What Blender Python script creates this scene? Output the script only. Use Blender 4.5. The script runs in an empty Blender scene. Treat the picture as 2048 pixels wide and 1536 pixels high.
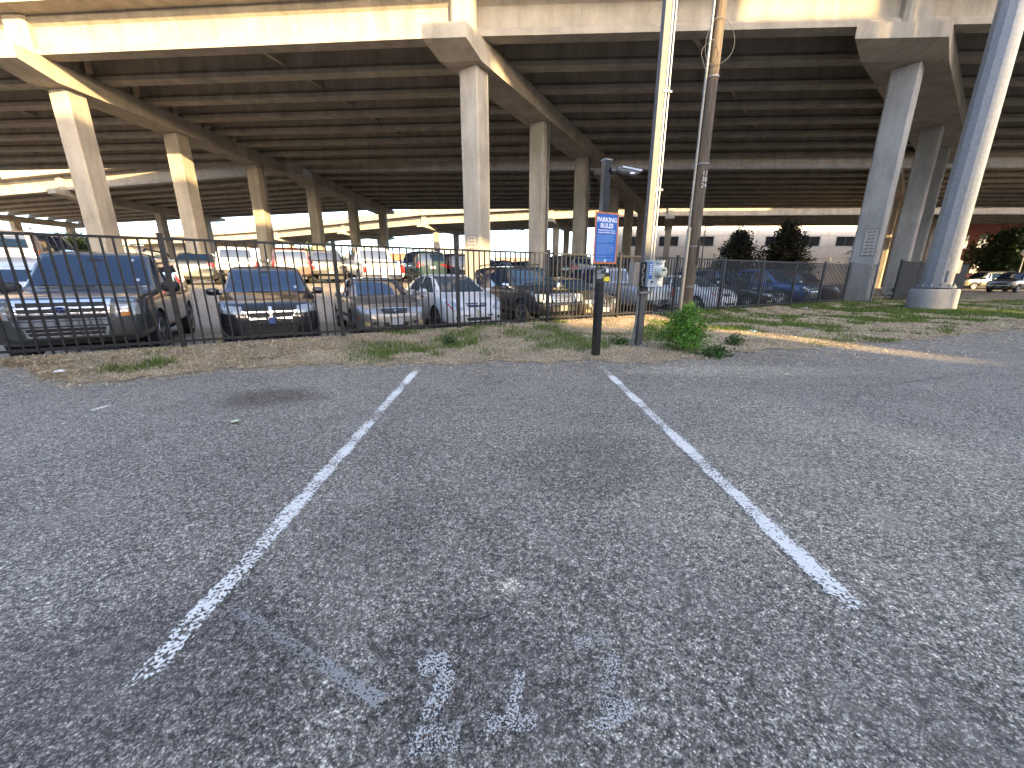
import bpy, bmesh, math, random
import numpy as np
from mathutils import Vector, Matrix
from mathutils.bvhtree import BVHTree
R = math.radians
random.seed(7); rng = np.random.default_rng(7)
sc = bpy.context.scene
COL = sc.collection

# ------------------------------------------------------------------ camera
FPX, PITCH, CAMH = 780.0, R(15.27), 1.30
cam = bpy.data.cameras.new('camera'); cam.sensor_width = 36; cam.lens = 36*FPX/2048
cam.clip_start = .05; cam.clip_end = 4000
camo = bpy.data.objects.new('camera', cam); COL.objects.link(camo)
camo.location = (0, 0, CAMH); camo.rotation_euler = (R(90)-PITCH, 0, 0)
sc.camera = camo
# ------------------------------------------------------------------ sky, sun, exposure
SUN_AZ, SUN_EL = R(151.4), R(14.5)          # azimuth clockwise from +Y
world = bpy.data.worlds.new('World'); sc.world = world; world.use_nodes = True
wn = world.node_tree
sky = wn.nodes.new('ShaderNodeTexSky'); sky.sky_type = 'NISHITA'; sky.sun_disc = False
sky.sun_elevation = SUN_EL; sky.sun_rotation = SUN_AZ; sky.air_density = .6; sky.dust_density = 1.7; sky.ozone_density = .2
bg = wn.nodes['Background']; bg.inputs[1].default_value = .15
wn.links.new(sky.outputs[0], bg.inputs[0])
sl = bpy.data.lights.new('sun', 'SUN'); sl.energy = 3.0; sl.angle = R(.53); sl.color = (1, .73, .36)
slo = bpy.data.objects.new('sun', sl); COL.objects.link(slo)
sdir = Vector((math.sin(SUN_AZ)*math.cos(SUN_EL), math.cos(SUN_AZ)*math.cos(SUN_EL), math.sin(SUN_EL)))
slo.rotation_euler = sdir.to_track_quat('Z', 'Y').to_euler(); slo.location = (20, -40, 40)
sc.view_settings.view_transform = 'Standard'; sc.view_settings.look = 'None'
sc.view_settings.exposure = 2.8; sc.view_settings.gamma = 1
sc.render.engine = 'CYCLES'; sc.cycles.use_denoising = True
sc.cycles.max_bounces = 8; sc.cycles.diffuse_bounces = 5; sc.cycles.transparent_max_bounces = 12

# ------------------------------------------------------------------ ground frame
P0 = Vector((-7.35, 5.45)); FD = Vector((.860, .510)).normalized(); ND = Vector((-FD.y, FD.x))
def sstep(a, b, x):
    t = np.clip((np.asarray(x, float)-a)/(b-a), 0, 1); return t*t*(3-2*t)
def sq(x, y):
    dx, dy = x-P0.x, y-P0.y
    return dx*FD.x+dy*FD.y, dx*ND.x+dy*ND.y
def sq2w(s, q): return P0.x+FD.x*s+ND.x*q, P0.y+FD.y*s+ND.y*q
def hgt(x, y):
    s, q = sq(x, y)
    back = -.10+1.1*sstep(6, 14, q)*(1-sstep(26, 36, s))+.3*sstep(14, 60, q)
    front = .15*sstep(-1.5, -.05, q)*(1-sstep(30, 38, s))
    r = np.where(np.asarray(q) > .40, back*(1-sstep(30, 38, s)*.8), front)
    return float(r) if np.ndim(r) == 0 else r
def ray(px, py):
    a, b = (px-1024)/FPX, (py-768)/FPX
    c, s = math.cos(PITCH), math.sin(PITCH)
    return Vector((a, c-b*s, -s-b*c))
def gpt(px, py, h=None):
    d = ray(px, py); z = 0 if h is None else h
    for _ in range(8):
        t = (z-CAMH)/d.z; x, y = d.x*t, d.y*t
        if h is None: z = hgt(x, y)
    return Vector((x, y, z))
def s_at(px, q, h):
    """where along the fence line a thing q metres behind it is seen in column px"""
    d = ray(px, 560); lo, hi = -30.0, 120.0
    for _ in range(50):
        m = (lo+hi)/2; x, y = sq2w(m, q)
        z = y*math.cos(PITCH)-(h-CAMH)*math.sin(PITCH)
        if z < .2 or 1024+FPX*x/z < px: lo = m
        else: hi = m
    return m

# ------------------------------------------------------------------ materials
MATS = {}
def nd(nt, t, **kw):
    n = nt.nodes.new(t)
    for k, v in kw.items(): setattr(n, k, v)
    return n
def M(name, col, rough=.6, metal=0., var=0., scale=6., bump=0., bscale=60., spec=.5, coat=0., stretch=None, var2=None):
    if name in MATS: return MATS[name]
    m = bpy.data.materials.new(name); m.use_nodes = True; nt = m.node_tree; b = nt.nodes['Principled BSDF']
    b.inputs['Base Color'].default_value = (*col, 1); b.inputs['Roughness'].default_value = rough
    b.inputs['Metallic'].default_value = metal; b.inputs['Specular IOR Level'].default_value = spec
    if coat: b.inputs['Coat Weight'].default_value = coat; b.inputs['Coat Roughness'].default_value = .04
    if var or bump:
        tc = nd(nt, 'ShaderNodeTexCoord'); mp = nd(nt, 'ShaderNodeMapping')
        g = nd(nt, 'ShaderNodeNewGeometry')
        nt.links.new(g.outputs['Position'], mp.inputs[0])
        if stretch: mp.inputs['Scale'].default_value = stretch
        if var:
            nz = nd(nt, 'ShaderNodeTexNoise'); nz.inputs['Scale'].default_value = scale; nz.inputs['Detail'].default_value = 8; nz.inputs['Roughness'].default_value = .65
            nt.links.new(mp.outputs[0], nz.inputs['Vector'])
            rp = nd(nt, 'ShaderNodeValToRGB'); nt.links.new(nz.outputs[0], rp.inputs[0])
            rp.color_ramp.elements[0].position = .3; rp.color_ramp.elements[1].position = .7
            lo = var2 if var2 else tuple(c*(1-var) for c in col)
            rp.color_ramp.elements[0].color = (*lo, 1); rp.color_ramp.elements[1].color = (*[min(1, c*(1+var*.6)) for c in col], 1)
            nt.links.new(rp.outputs[0], b.inputs['Base Color'])
        if bump:
            nb = nd(nt, 'ShaderNodeTexNoise'); nb.inputs['Scale'].default_value = bscale; nb.inputs['Detail'].default_value = 5
            nt.links.new(g.outputs['Position'], nb.inputs['Vector'])
            bp = nd(nt, 'ShaderNodeBump'); bp.inputs['Strength'].default_value = bump; bp.inputs['Distance'].default_value = .02
            nt.links.new(nb.outputs[0], bp.inputs['Height']); nt.links.new(bp.outputs[0], b.inputs['Normal'])
    MATS[name] = m; return m
def concrete(name, col, stain=.45):
    m = bpy.data.materials.new(name); m.use_nodes = True; nt = m.node_tree; b = nt.nodes['Principled BSDF']
    b.inputs['Roughness'].default_value = .88; b.inputs['Specular IOR Level'].default_value = .25
    g = nd(nt, 'ShaderNodeNewGeometry')
    def noise(scale, st, det=8, rgh=.6):
        mp = nd(nt, 'ShaderNodeMapping'); mp.inputs['Scale'].default_value = st
        nt.links.new(g.outputs['Position'], mp.inputs[0])
        n = nd(nt, 'ShaderNodeTexNoise'); n.inputs['Scale'].default_value = scale; n.inputs['Detail'].default_value = det; n.inputs['Roughness'].default_value = rgh
        nt.links.new(mp.outputs[0], n.inputs['Vector']); return n
    def ramp(n, p0, p1, c0, c1):
        r = nd(nt, 'ShaderNodeValToRGB'); nt.links.new(n.outputs[0], r.inputs[0])
        r.color_ramp.elements[0].position = p0; r.color_ramp.elements[1].position = p1
        r.color_ramp.elements[0].color = (c0, c0, c0, 1); r.color_ramp.elements[1].color = (c1, c1, c1, 1); return r
    r1 = ramp(noise(.8, (1, 1, 1)), .3, .75, .78, 1.1)
    r2 = ramp(noise(1.5, (1, 1, .16), 10, .7), .34, .60, 1-stain, 1.0)      # run-off streaks
    r3 = ramp(noise(28, (1, 1, 1), 4), .3, .7, .88, 1.06)
    def mul(a, c):
        x = nd(nt, 'ShaderNodeMix', data_type='RGBA', blend_type='MULTIPLY'); x.inputs[0].default_value = 1
        nt.links.new(a, x.inputs[6]) if not isinstance(a, tuple) else setattr(x.inputs[6], 'default_value', a)
        nt.links.new(c.outputs[0], x.inputs[7]); return x.outputs[2]
    o = mul((*col, 1), r1); o = mul(o, r2); o = mul(o, r3)
    nt.links.new(o, b.inputs['Base Color'])
    bp = nd(nt, 'ShaderNodeBump'); bp.inputs['Strength'].default_value = .25; bp.inputs['Distance'].default_value = .01
    nt.links.new(noise(35, (1, 1, 1), 6).outputs[0], bp.inputs['Height']); nt.links.new(bp.outputs[0], b.inputs['Normal'])
    MATS[name] = m; return m
CONC = concrete('concrete', (.40, .345, .27), .30)
CONC_G = concrete('concrete_grey', (.40, .36, .30), .30)
CONC_P = concrete('concrete_pale', (.365, .345, .315), .3)
def attr_mat(name, rough=.8, spec=.2, trans=0.):
    m = bpy.data.materials.new(name); m.use_nodes = True; nt = m.node_tree; b = nt.nodes['Principled BSDF']
    a = nd(nt, 'ShaderNodeAttribute', attribute_name='Col'); nt.links.new(a.outputs['Color'], b.inputs['Base Color'])
    b.inputs['Roughness'].default_value = rough; b.inputs['Specular IOR Level'].default_value = spec
    if trans:
        t = nd(nt, 'ShaderNodeBsdfTranslucent'); nt.links.new(a.outputs['Color'], t.inputs[0])
        mx = nd(nt, 'ShaderNodeMixShader'); mx.inputs[0].default_value = trans
        nt.links.new(b.outputs[0], mx.inputs[1]); nt.links.new(t.outputs[0], mx.inputs[2])
        nt.links.new(mx.outputs[0], nt.nodes['Material Output'].inputs[0])
    MATS[name] = m; return m
BLADE = attr_mat('grass_blade', .8, .15, .4); LEAF = attr_mat('leaf', .55, .35, .3)

def asphalt_mat():
    m = bpy.data.materials.new('asphalt'); m.use_nodes = True; nt = m.node_tree; b = nt.nodes['Principled BSDF']
    b.inputs['Roughness'].default_value = .82; b.inputs['Specular IOR Level'].default_value = .35
    g = nd(nt, 'ShaderNodeNewGeometry'); P = g.outputs['Position']
    L = nt.links.new
    def noise(scale, det=6, rgh=.6, vec=P):
        n = nd(nt, 'ShaderNodeTexNoise'); n.inputs['Scale'].default_value = scale; n.inputs['Detail'].default_value = det; n.inputs['Roughness'].default_value = rgh
        L(vec, n.inputs['Vector']); return n.outputs[0]
    def ramp(src, pts):
        r = nd(nt, 'ShaderNodeValToRGB'); L(src, r.inputs[0]); e = r.color_ramp.elements
        while len(e) < len(pts): e.new(.5)
        for k, (p, c) in enumerate(pts): e[k].position = p; e[k].color = (c, c, c, 1) if not isinstance(c, tuple) else (*c, 1)
        return r.outputs[0]
    def mix(bt, f, a, c):
        x = nd(nt, 'ShaderNodeMix', data_type='RGBA', blend_type=bt)
        if isinstance(f, (int, float)): x.inputs[0].default_value = f
        else: L(f, x.inputs[0])
        for s, v in ((6, a), (7, c)):
            if isinstance(v, tuple): x.inputs[s].default_value = (*v, 1)
            else: L(v, x.inputs[s])
        return x.outputs[2]
    v = nd(nt, 'ShaderNodeTexVoronoi'); v.inputs['Scale'].default_value = 165; L(P, v.inputs['Vector'])
    sep = nd(nt, 'ShaderNodeSeparateColor'); L(v.outputs['Color'], sep.inputs[0])
    stone = ramp(sep.outputs[0], [(0, (.048,.045,.040)), (.40, (.11,.102,.092)), (.72, (.30,.282,.255)), (1, (.68,.655,.61))])
    v2 = nd(nt, 'ShaderNodeTexVoronoi'); v2.inputs['Scale'].default_value = 300; L(P, v2.inputs['Vector'])
    s2 = nd(nt, 'ShaderNodeSeparateColor'); L(v2.outputs['Color'], s2.inputs[0])
    fine = ramp(s2.outputs[1], [(0, (.075,.070,.062)), (.6, (.24,.225,.203)), (1, (.62,.59,.55))])
    base = mix('MIX', .35, stone, fine)
    edge = ramp(v.outputs['Distance'], [(.35, 1.), (.75, .45)])
    base = mix('MULTIPLY', .7, base, edge)
    big = ramp(noise(.55, 7, .62), [(.3, .84), (.7, 1.18)])
    base = mix('MULTIPLY', 1, base, big)
    base = mix('MULTIPLY', 1, base, ramp(noise(38, 3, .5), [(.38, .62), (.62, 1.42)]))
    base = mix('MULTIPLY', 1, base, ramp(noise(90, 2, .5), [(.38, .62), (.62, 1.40)]))
    base = mix('MULTIPLY', 1, base, ramp(noise(11, 5, .65), [(.3, .80), (.7, 1.22)]))
    dust = ramp(noise(1.7, 9, .7), [(.48, 0.), (.74, .42)])                  # pale worn patches
    base = mix('MIX', dust, base, (.30, .283, .255))
    dk = ramp(noise(2.9, 8, .68), [(.28, .22), (.42, 0.)])
    base = mix('MIX', dk, base, (.10, .094, .085))
    # hairline cracks
    wv = nd(nt, 'ShaderNodeVectorMath', operation='ADD'); L(P, wv.inputs[0])
    nz = nd(nt, 'ShaderNodeTexNoise'); nz.inputs['Scale'].default_value = 2.2; nz.inputs['Detail'].default_value = 6; L(P, nz.inputs['Vector'])
    sc_ = nd(nt, 'ShaderNodeVectorMath', operation='SCALE'); L(nz.outputs['Color'], sc_.inputs[0]); sc_.inputs['Scale'].default_value = .9
    L(sc_.outputs[0], wv.inputs[1])
    vc = nd(nt, 'ShaderNodeTexVoronoi', feature='DISTANCE_TO_EDGE'); vc.inputs['Scale'].default_value = .33; L(wv.outputs[0], vc.inputs['Vector'])
    crack = ramp(vc.outputs['Distance'], [(0, .38), (.006, 0.)])
    base = mix('MIX', crack, base, (.022, .022, .024))
    # oil stain with a shape of its own near the verge
    def blob(cx, cy, rx, ry, strength, colr, base, nsc=1.6):
        mp = nd(nt, 'ShaderNodeMapping'); mp.inputs['Location'].default_value = (-cx/rx, -cy/ry, 0); mp.inputs['Scale'].default_value = (1/rx, 1/ry, 0)
        L(P, mp.inputs[0])
        n = nd(nt, 'ShaderNodeTexNoise'); n.inputs['Scale'].default_value = nsc; n.inputs['Detail'].default_value = 7; L(P, n.inputs['Vector'])
        ad = nd(nt, 'ShaderNodeVectorMath', operation='LENGTH'); L(mp.outputs[0], ad.inputs[0])
        mm = nd(nt, 'ShaderNodeMath', operation='MULTIPLY_ADD'); L(n.outputs[0], mm.inputs[0]); mm.inputs[1].default_value = 1.3; L(ad.outputs['Value'], mm.inputs[2])
        f = ramp(mm.outputs[0], [(0., strength), (.5, strength), (1.0, 0.)])
        mm2 = nd(nt, 'ShaderNodeMath', operation='SUBTRACT'); mm2.inputs[1].default_value = .55; L(mm.outputs[0], mm2.inputs[0]); 
        f = ramp(mm2.outputs[0], [(.55, strength), (.95, 0.)])
        return mix('MULTIPLY', f, base, colr)
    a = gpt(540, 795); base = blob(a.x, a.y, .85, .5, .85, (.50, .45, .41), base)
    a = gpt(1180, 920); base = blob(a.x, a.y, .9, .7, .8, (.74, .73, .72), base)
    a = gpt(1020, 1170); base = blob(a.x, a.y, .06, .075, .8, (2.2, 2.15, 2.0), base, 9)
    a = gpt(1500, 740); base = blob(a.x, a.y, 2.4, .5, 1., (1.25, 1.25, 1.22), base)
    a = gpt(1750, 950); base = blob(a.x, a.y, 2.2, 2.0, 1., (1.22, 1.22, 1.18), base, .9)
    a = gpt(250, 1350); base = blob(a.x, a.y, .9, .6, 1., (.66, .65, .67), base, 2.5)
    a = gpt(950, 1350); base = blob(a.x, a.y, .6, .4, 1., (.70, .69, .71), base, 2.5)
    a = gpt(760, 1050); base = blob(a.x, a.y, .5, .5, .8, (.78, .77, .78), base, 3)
    base = mix('MULTIPLY', 1, base, (1.27, 1.15, 1.01))
    L(base, b.inputs['Base Color'])
    bp = nd(nt, 'ShaderNodeBump'); bp.inputs['Strength'].default_value = .8; bp.inputs['Distance'].default_value = .006
    inv = ramp(v.outputs['Distance'], [(.1, 1.), (.8, 0.)])
    hm = mix('MULTIPLY', .6, inv, stone); L(inv, bp.inputs['Height']); L(bp.outputs[0], b.inputs['Normal'])
    MATS['asphalt'] = m; return m
ASPH = asphalt_mat()
def worn_paint(name, col, thr, scale=55, lf=1.25):
    m = bpy.data.materials.new(name); m.use_nodes = True; nt = m.node_tree; b = nt.nodes['Principled BSDF']; L = nt.links.new
    g = nd(nt, 'ShaderNodeNewGeometry'); P = g.outputs['Position']
    n1 = nd(nt, 'ShaderNodeTexNoise'); n1.inputs['Scale'].default_value = scale; n1.inputs['Detail'].default_value = 4; L(P, n1.inputs['Vector'])
    n2 = nd(nt, 'ShaderNodeTexNoise'); n2.inputs['Scale'].default_value = 2.6; n2.inputs['Detail'].default_value = 5; L(P, n2.inputs['Vector'])
    mm = nd(nt, 'ShaderNodeMath', operation='MULTIPLY_ADD'); L(n2.outputs[0], mm.inputs[0]); mm.inputs[1].default_value = lf; L(n1.outputs[0], mm.inputs[2])
    uv = nd(nt, 'ShaderNodeAttribute', attribute_name='edge')
    m3 = nd(nt, 'ShaderNodeMath', operation='MULTIPLY_ADD'); L(uv.outputs['Fac'], m3.inputs[0]); m3.inputs[1].default_value = -.22; L(mm.outputs[0], m3.inputs[2])
    r = nd(nt, 'ShaderNodeValToRGB'); L(m3.outputs[0], r.inputs[0]); k_ = nd(nt, 'ShaderNodeMath', operation='MULTIPLY'); k_.inputs[1].default_value = .5; L(m3.outputs[0], k_.inputs[0]); L(k_.outputs[0], r.inputs[0]); r.color_ramp.elements[0].position = thr*.5; r.color_ramp.elements[1].position = thr*.5+.025
    t = nd(nt, 'ShaderNodeBsdfTransparent'); mx = nd(nt, 'ShaderNodeMixShader')
    b.inputs['Base Color'].default_value = (*col, 1); b.inputs['Roughness'].default_value = .75
    L(r.outputs[0], mx.inputs[0]); L(t.outputs[0], mx.inputs[1]); L(b.outputs[0], mx.inputs[2]); L(mx.outputs[0], nt.nodes['Material Output'].inputs[0])
    MATS[name] = m; return m
PAINT_W = worn_paint('line_paint', (.78, .725, .64), .825, 80, .8); PAINT_F = worn_paint('number_paint', (.52, .49, .44), .735, 150, .5); PAINT_FF = worn_paint('ghost_paint', (.31, .29, .26), .735, 150, .5)
PAINT_Y = worn_paint('yellow_paint', (.5, .33, .12), .88)
BLACK = M('black_metal', (.012, .012, .013), .35, spec=.6, var=.3, scale=9)
FENCE = M('fence_steel', (.014, .014, .015), .5, spec=.5, var=.4, scale=7)
GALV = M('galvanised_steel', (.20, .205, .21), .5, .5, var=.25, scale=14)
GALVP = M('galvanised_pole', (.215, .225, .24), .55, .25, var=.22, scale=9)
RUBBER = M('rubber', (.018, .018, .018), .8)
CHROME = M('chrome', (.75, .75, .76), .12, 1)
ALLOY = M('alloy', (.50, .50, .51), .3, .85)
GLASS = M('car_glass', (.007, .018, .045), .03, spec=1.0)  # glass tint pushed to navy to paint in the blue sky reflection
GLASS_B = M('car_glass_pale', (.05, .07, .085), .03, spec=1.0)
LENS = M('lamp_lens', (.36, .38, .39), .1, .35, spec=.8)
RED = M('red_lens', (.38, .012, .012), .15, spec=.8)
AMBER = M('amber_lens', (.55, .2, .03), .2)
DARKP = M('dark_plastic', (.014, .014, .015), .55)
PLATE = M('plate', (.42, .43, .45), .5)
WOOD = M('pole_wood', (.115, .087, .062), .9, var=.55, scale=5, bump=.6, bscale=30, stretch=(6, 6, .35))

# ------------------------------------------------------------------ mesh helpers
class MB:
    def __init__(s): s.v = []; s.f = []
    def add(s, v, f):
        n = len(s.v); s.v += [tuple(p) for p in v]; s.f += [tuple(i+n for i in q) for q in f]; return s
    def box(s, c, d, rot=None):
        x, y, z = (k/2 for k in d); c = Vector(c)
        v = [Vector((a*x, b*y, e*z)) for e in (-1, 1) for a, b in ((-1, -1), (1, -1), (1, 1), (-1, 1))]
        if rot is not None: v = [rot @ p for p in v]
        return s.add([p+c for p in v], [(3, 2, 1, 0), (4, 5, 6, 7), (0, 1, 5, 4), (1, 2, 6, 5), (2, 3, 7, 6), (3, 0, 4, 7)])
    def rings(s, rs, cap=True, closed=True):
        n = len(rs[0]); v = [p for r in rs for p in r]; f = []
        for i in range(len(rs)-1):
            for j in range(n if closed else n-1):
                k = (j+1) % n; f.append((i*n+j, i*n+k, (i+1)*n+k, (i+1)*n+j))
        if cap and closed: f.append(tuple(range(n))[::-1]); f.append(tuple((len(rs)-1)*n+j for j in range(n)))
        return s.add(v, f)
    def tube(s, pts, r, n=8, cap=True):
        pts = [Vector(p) for p in pts]; rr = r if isinstance(r, (list, tuple)) else [r]*len(pts); rs = []
        for i, p in enumerate(pts):
            t = (pts[min(i+1, len(pts)-1)]-pts[max(i-1, 0)]).normalized()
            a = t.orthogonal().normalized() if abs(t.z) > .95 else t.cross(Vector((0, 0, 1))).normalized()
            if abs(t.z) > .95: a = Vector((1, 0, 0)); a = (a-t*a.dot(t)).normalized()
            b = t.cross(a)
            rs.append([p+(a*math.cos(2*math.pi*k/n)+b*math.sin(2*math.pi*k/n))*rr[i] for k in range(n)])
        return s.rings(rs, cap)
    def lathe(s, prof, n=20, axis='z', c=(0, 0, 0)):
        c = Vector(c); rs = []
        for r, h in prof:
            ring = []
            for k in range(n):
                a = 2*math.pi*k/n; u, w = r*math.cos(a), r*math.sin(a)
                ring.append(c+(Vector((u, w, h)) if axis == 'z' else Vector((u, h, w)) if axis == 'y' else Vector((h, u, w))))
            rs.append(ring)
        return s.rings(rs)
    def mesh(s, name, mat=None, smooth=None):
        me = bpy.data.meshes.new(name); me.from_pydata(s.v, [], s.f); me.validate()
        bm = bmesh.new(); bm.from_mesh(me); bmesh.ops.recalc_face_normals(bm, faces=bm.faces); bm.to_mesh(me); bm.free()
        if mat is not None: me.materials.append(mat)
        if smooth:
            me.polygons.foreach_set('use_smooth', [True]*len(me.polygons)); me.set_sharp_from_angle(angle=R(smooth))
        return me
    def obj(s, name, mat, parent=None, loc=None, smooth=None):
        return link(name, s.mesh(name, mat, smooth), parent, loc)
def link(name, me, parent=None, loc=None, rz=None):
    o = bpy.data.objects.new(name, me); COL.objects.link(o)
    if parent is not None: o.parent = parent
    if loc is not None: o.location = loc
    if rz is not None: o.rotation_euler = (0, 0, rz)
    return o
def tag(o, label, cat, group=None):
    o['label'] = label; o['category'] = cat
    if group: o['group'] = group
    return o
def thing(name, label, cat, loc=(0, 0, 0), rz=0, group=None):
    o = link(name, None, None, loc, rz); o.empty_display_size = .2
    return tag(o, label, cat, group)
def struct(o): o['kind'] = 'structure'; return o
def stuff(o): o['kind'] = 'stuff'; return o
def rotz(a): return Matrix.Rotation(a, 3, 'Z')
def arr_mesh(name, V, F, mat, cols=None, smooth=False):
    """many loose faces at once; V (n,3), F (m,k), cols per vertex"""
    me = bpy.data.meshes.new(name); V = np.asarray(V, np.float32); F = np.asarray(F, np.int32); k = F.shape[1]
    me.vertices.add(len(V)); me.vertices.foreach_set('co', V.ravel())
    me.loops.add(F.size); me.loops.foreach_set('vertex_index', F.ravel())
    me.polygons.add(len(F)); me.polygons.foreach_set('loop_start', np.arange(len(F), dtype=np.int32)*k)
    me.update(calc_edges=True); me.materials.append(mat)
    if cols is not None:
        a = me.color_attributes.new('Col', 'FLOAT_COLOR', 'POINT')
        a.data.foreach_set('color', np.c_[cols, np.ones(len(cols))].astype(np.float32).ravel())
    me.validate(); return me
def text_mesh(body, size, mat, align='CENTER', extrude=.001, spacing=1.0, bold=0.):
    cu = bpy.data.curves.new('txt', 'FONT'); cu.body = body; cu.size = size; cu.align_x = align; cu.align_y = 'CENTER'; cu.extrude = extrude
    cu.space_character = spacing; cu.offset = bold; cu.resolution_u = 3
    o = bpy.data.objects.new('txt', cu); COL.objects.link(o)
    me = bpy.data.meshes.new_from_object(o.evaluated_get(bpy.context.evaluated_depsgraph_get()))
    bpy.data.objects.remove(o); bpy.data.curves.remove(cu)
    me.materials.clear(); me.materials.append(mat); return me

# ------------------------------------------------------------------ ground
def lines(*segs):
    out = []
    for a, b, n in segs: out += list(np.linspace(a, b, n, endpoint=False))
    return out
ql = lines((-1500, -300, 3), (-300, -60, 4), (-60, -14, 6), (-14, -2, 8), (-2, .4, 13))+[.399, .41]+lines((.42, 6, 5), (6, 14, 12), (14, 64, 10), (64, 300, 5), (300, 1500, 4))+[1500]
slv = lines((-1500, -300, 3), (-300, -60, 4), (-60, 25, 30), (25, 40, 16), (40, 120, 8), (120, 1500, 6))+[1500]
SS, QQ = np.meshgrid(slv, ql, indexing='ij'); XX, YY = sq2w(SS, QQ); ZZ = hgt(XX, YY)
n, k = SS.shape; ii = np.arange(n*k).reshape(n, k)
Fq = np.stack([ii[:-1, :-1], ii[1:, :-1], ii[1:, 1:], ii[:-1, 1:]], -1).reshape(-1, 4)
gm = arr_mesh('asphalt_ground', np.stack([XX, YY, ZZ-.004], -1).reshape(-1, 3), Fq, ASPH)
ground = struct(link('asphalt_ground', gm))
ground['label'] = 'worn speckled grey asphalt of the parking lot'

def strip(name, pts, w, mat, z=.004, parent=ground, n=40):
    """a painted stripe along pts (world xy), attribute edge is 1 at its borders"""
    pts = [Vector(p) for p in pts]; V = []; E = []
    a, b = pts[0], pts[-1]; d = (b-a).normalized(); nn = Vector((-d.y, d.x))
    for i in range(n+1):
        c = a.lerp(b, i/n)
        for u, e in ((-1, 1), (-.55, 0), (.55, 0), (1, 1)):
            p = c+nn*u*w/2; V.append((p.x, p.y, hgt(p.x, p.y)+z)); E.append(max(e, 1. if i in (0, n) else 0.))
    F = [(i*4+j, i*4+j+1, i*4+j+5, i*4+j+4) for i in range(n) for j in range(3)]
    me = bpy.data.meshes.new(name); me.from_pydata(V, [], F); me.materials.append(mat)
    at = me.attributes.new('edge', 'FLOAT', 'POINT'); at.data.foreach_set('value', E)
    return link(name, me, parent)
def g2(px, py): return gpt(px, py, 0).xy
strip('painted_line', [g2(836, 737), g2(258, 1390)], .122, PAINT_W)
strip('painted_line', [g2(1199, 730), g2(1712, 1220)], .122, PAINT_W)
strip('painted_line', [g2(180, 822), g2(222, 811)], .09, PAINT_W, n=10)
# ghost of an old stripe and the faded stall number
strip('faded_line', [g2(452, 1207), g2(770, 1410)], .065, PAINT_FF, z=.0036)
for si, (seg, w) in enumerate((([(830, 1340), (905, 1316)], .05), ([(905, 1330), (850, 1455)], .045), ([(808, 1488), (935, 1474)], .06),
               ([(1045, 1335), (1020, 1450)], .03), ([(958, 1452), (1090, 1445)], .04),
               ([(1140, 1290), (1222, 1278)], .045), ([(1232, 1305), (1210, 1400)], .035), ([(1190, 1412), (1275, 1415)], .035), ([(1262, 1420), (1180, 1468)], .035))):
    strip('stall_number_stroke', [g2(*seg[0]), g2(*seg[1])], w*1.9, PAINT_F, z=.004+.0004*si, n=8)

def crack(pts, w, seed):
    r_ = np.random.default_rng(seed); P_ = [g2(*p) for p in pts]; C = []
    for a, b in zip(P_[:-1], P_[1:]):
        m = max(4, int((b-a).length/.06))
        for i in range(m): C.append(a.lerp(b, i/m))
    C = np.array([(c.x, c.y) for c in C]); C += np.cumsum(r_.normal(0, .006, C.shape), 0)*.8
    T = np.gradient(C, axis=0); T /= np.linalg.norm(T, axis=1)[:, None]+1e-9; N_ = np.stack([-T[:, 1], T[:, 0]], 1)
    ww = (w*r_.uniform(.25, 1.2, len(C))*np.sin(np.linspace(.1, 3.04, len(C))))[:, None]
    V = np.concatenate([np.c_[C-N_*ww, np.full(len(C), .0035)], np.c_[C+N_*ww, np.full(len(C), .0035)]]); n_ = len(C)
    F = [(i, i+1, n_+i+1, n_+i) for i in range(n_-1)]
    link('asphalt_crack', arr_mesh('asphalt_crack', V, F, M('crack_tar', (.055, .052, .048), .9)), ground)
crack([(1240, 765), (1420, 752), (1620, 768), (1760, 770), (1900, 752), (2048, 735)], .006, 1)
crack([(1330, 800), (1420, 830), (1560, 835)], .004, 2)
crack([(290, 1030), (255, 1110), (170, 1180), (120, 1290)], .0022, 3)
crack([(1290, 870), (1480, 800), (1700, 760)], .0035, 4)
crack([(60, 880), (200, 860), (330, 870)], .003, 5)
crack([(1850, 1000), (1700, 900), (1640, 840)], .003, 6)

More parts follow.
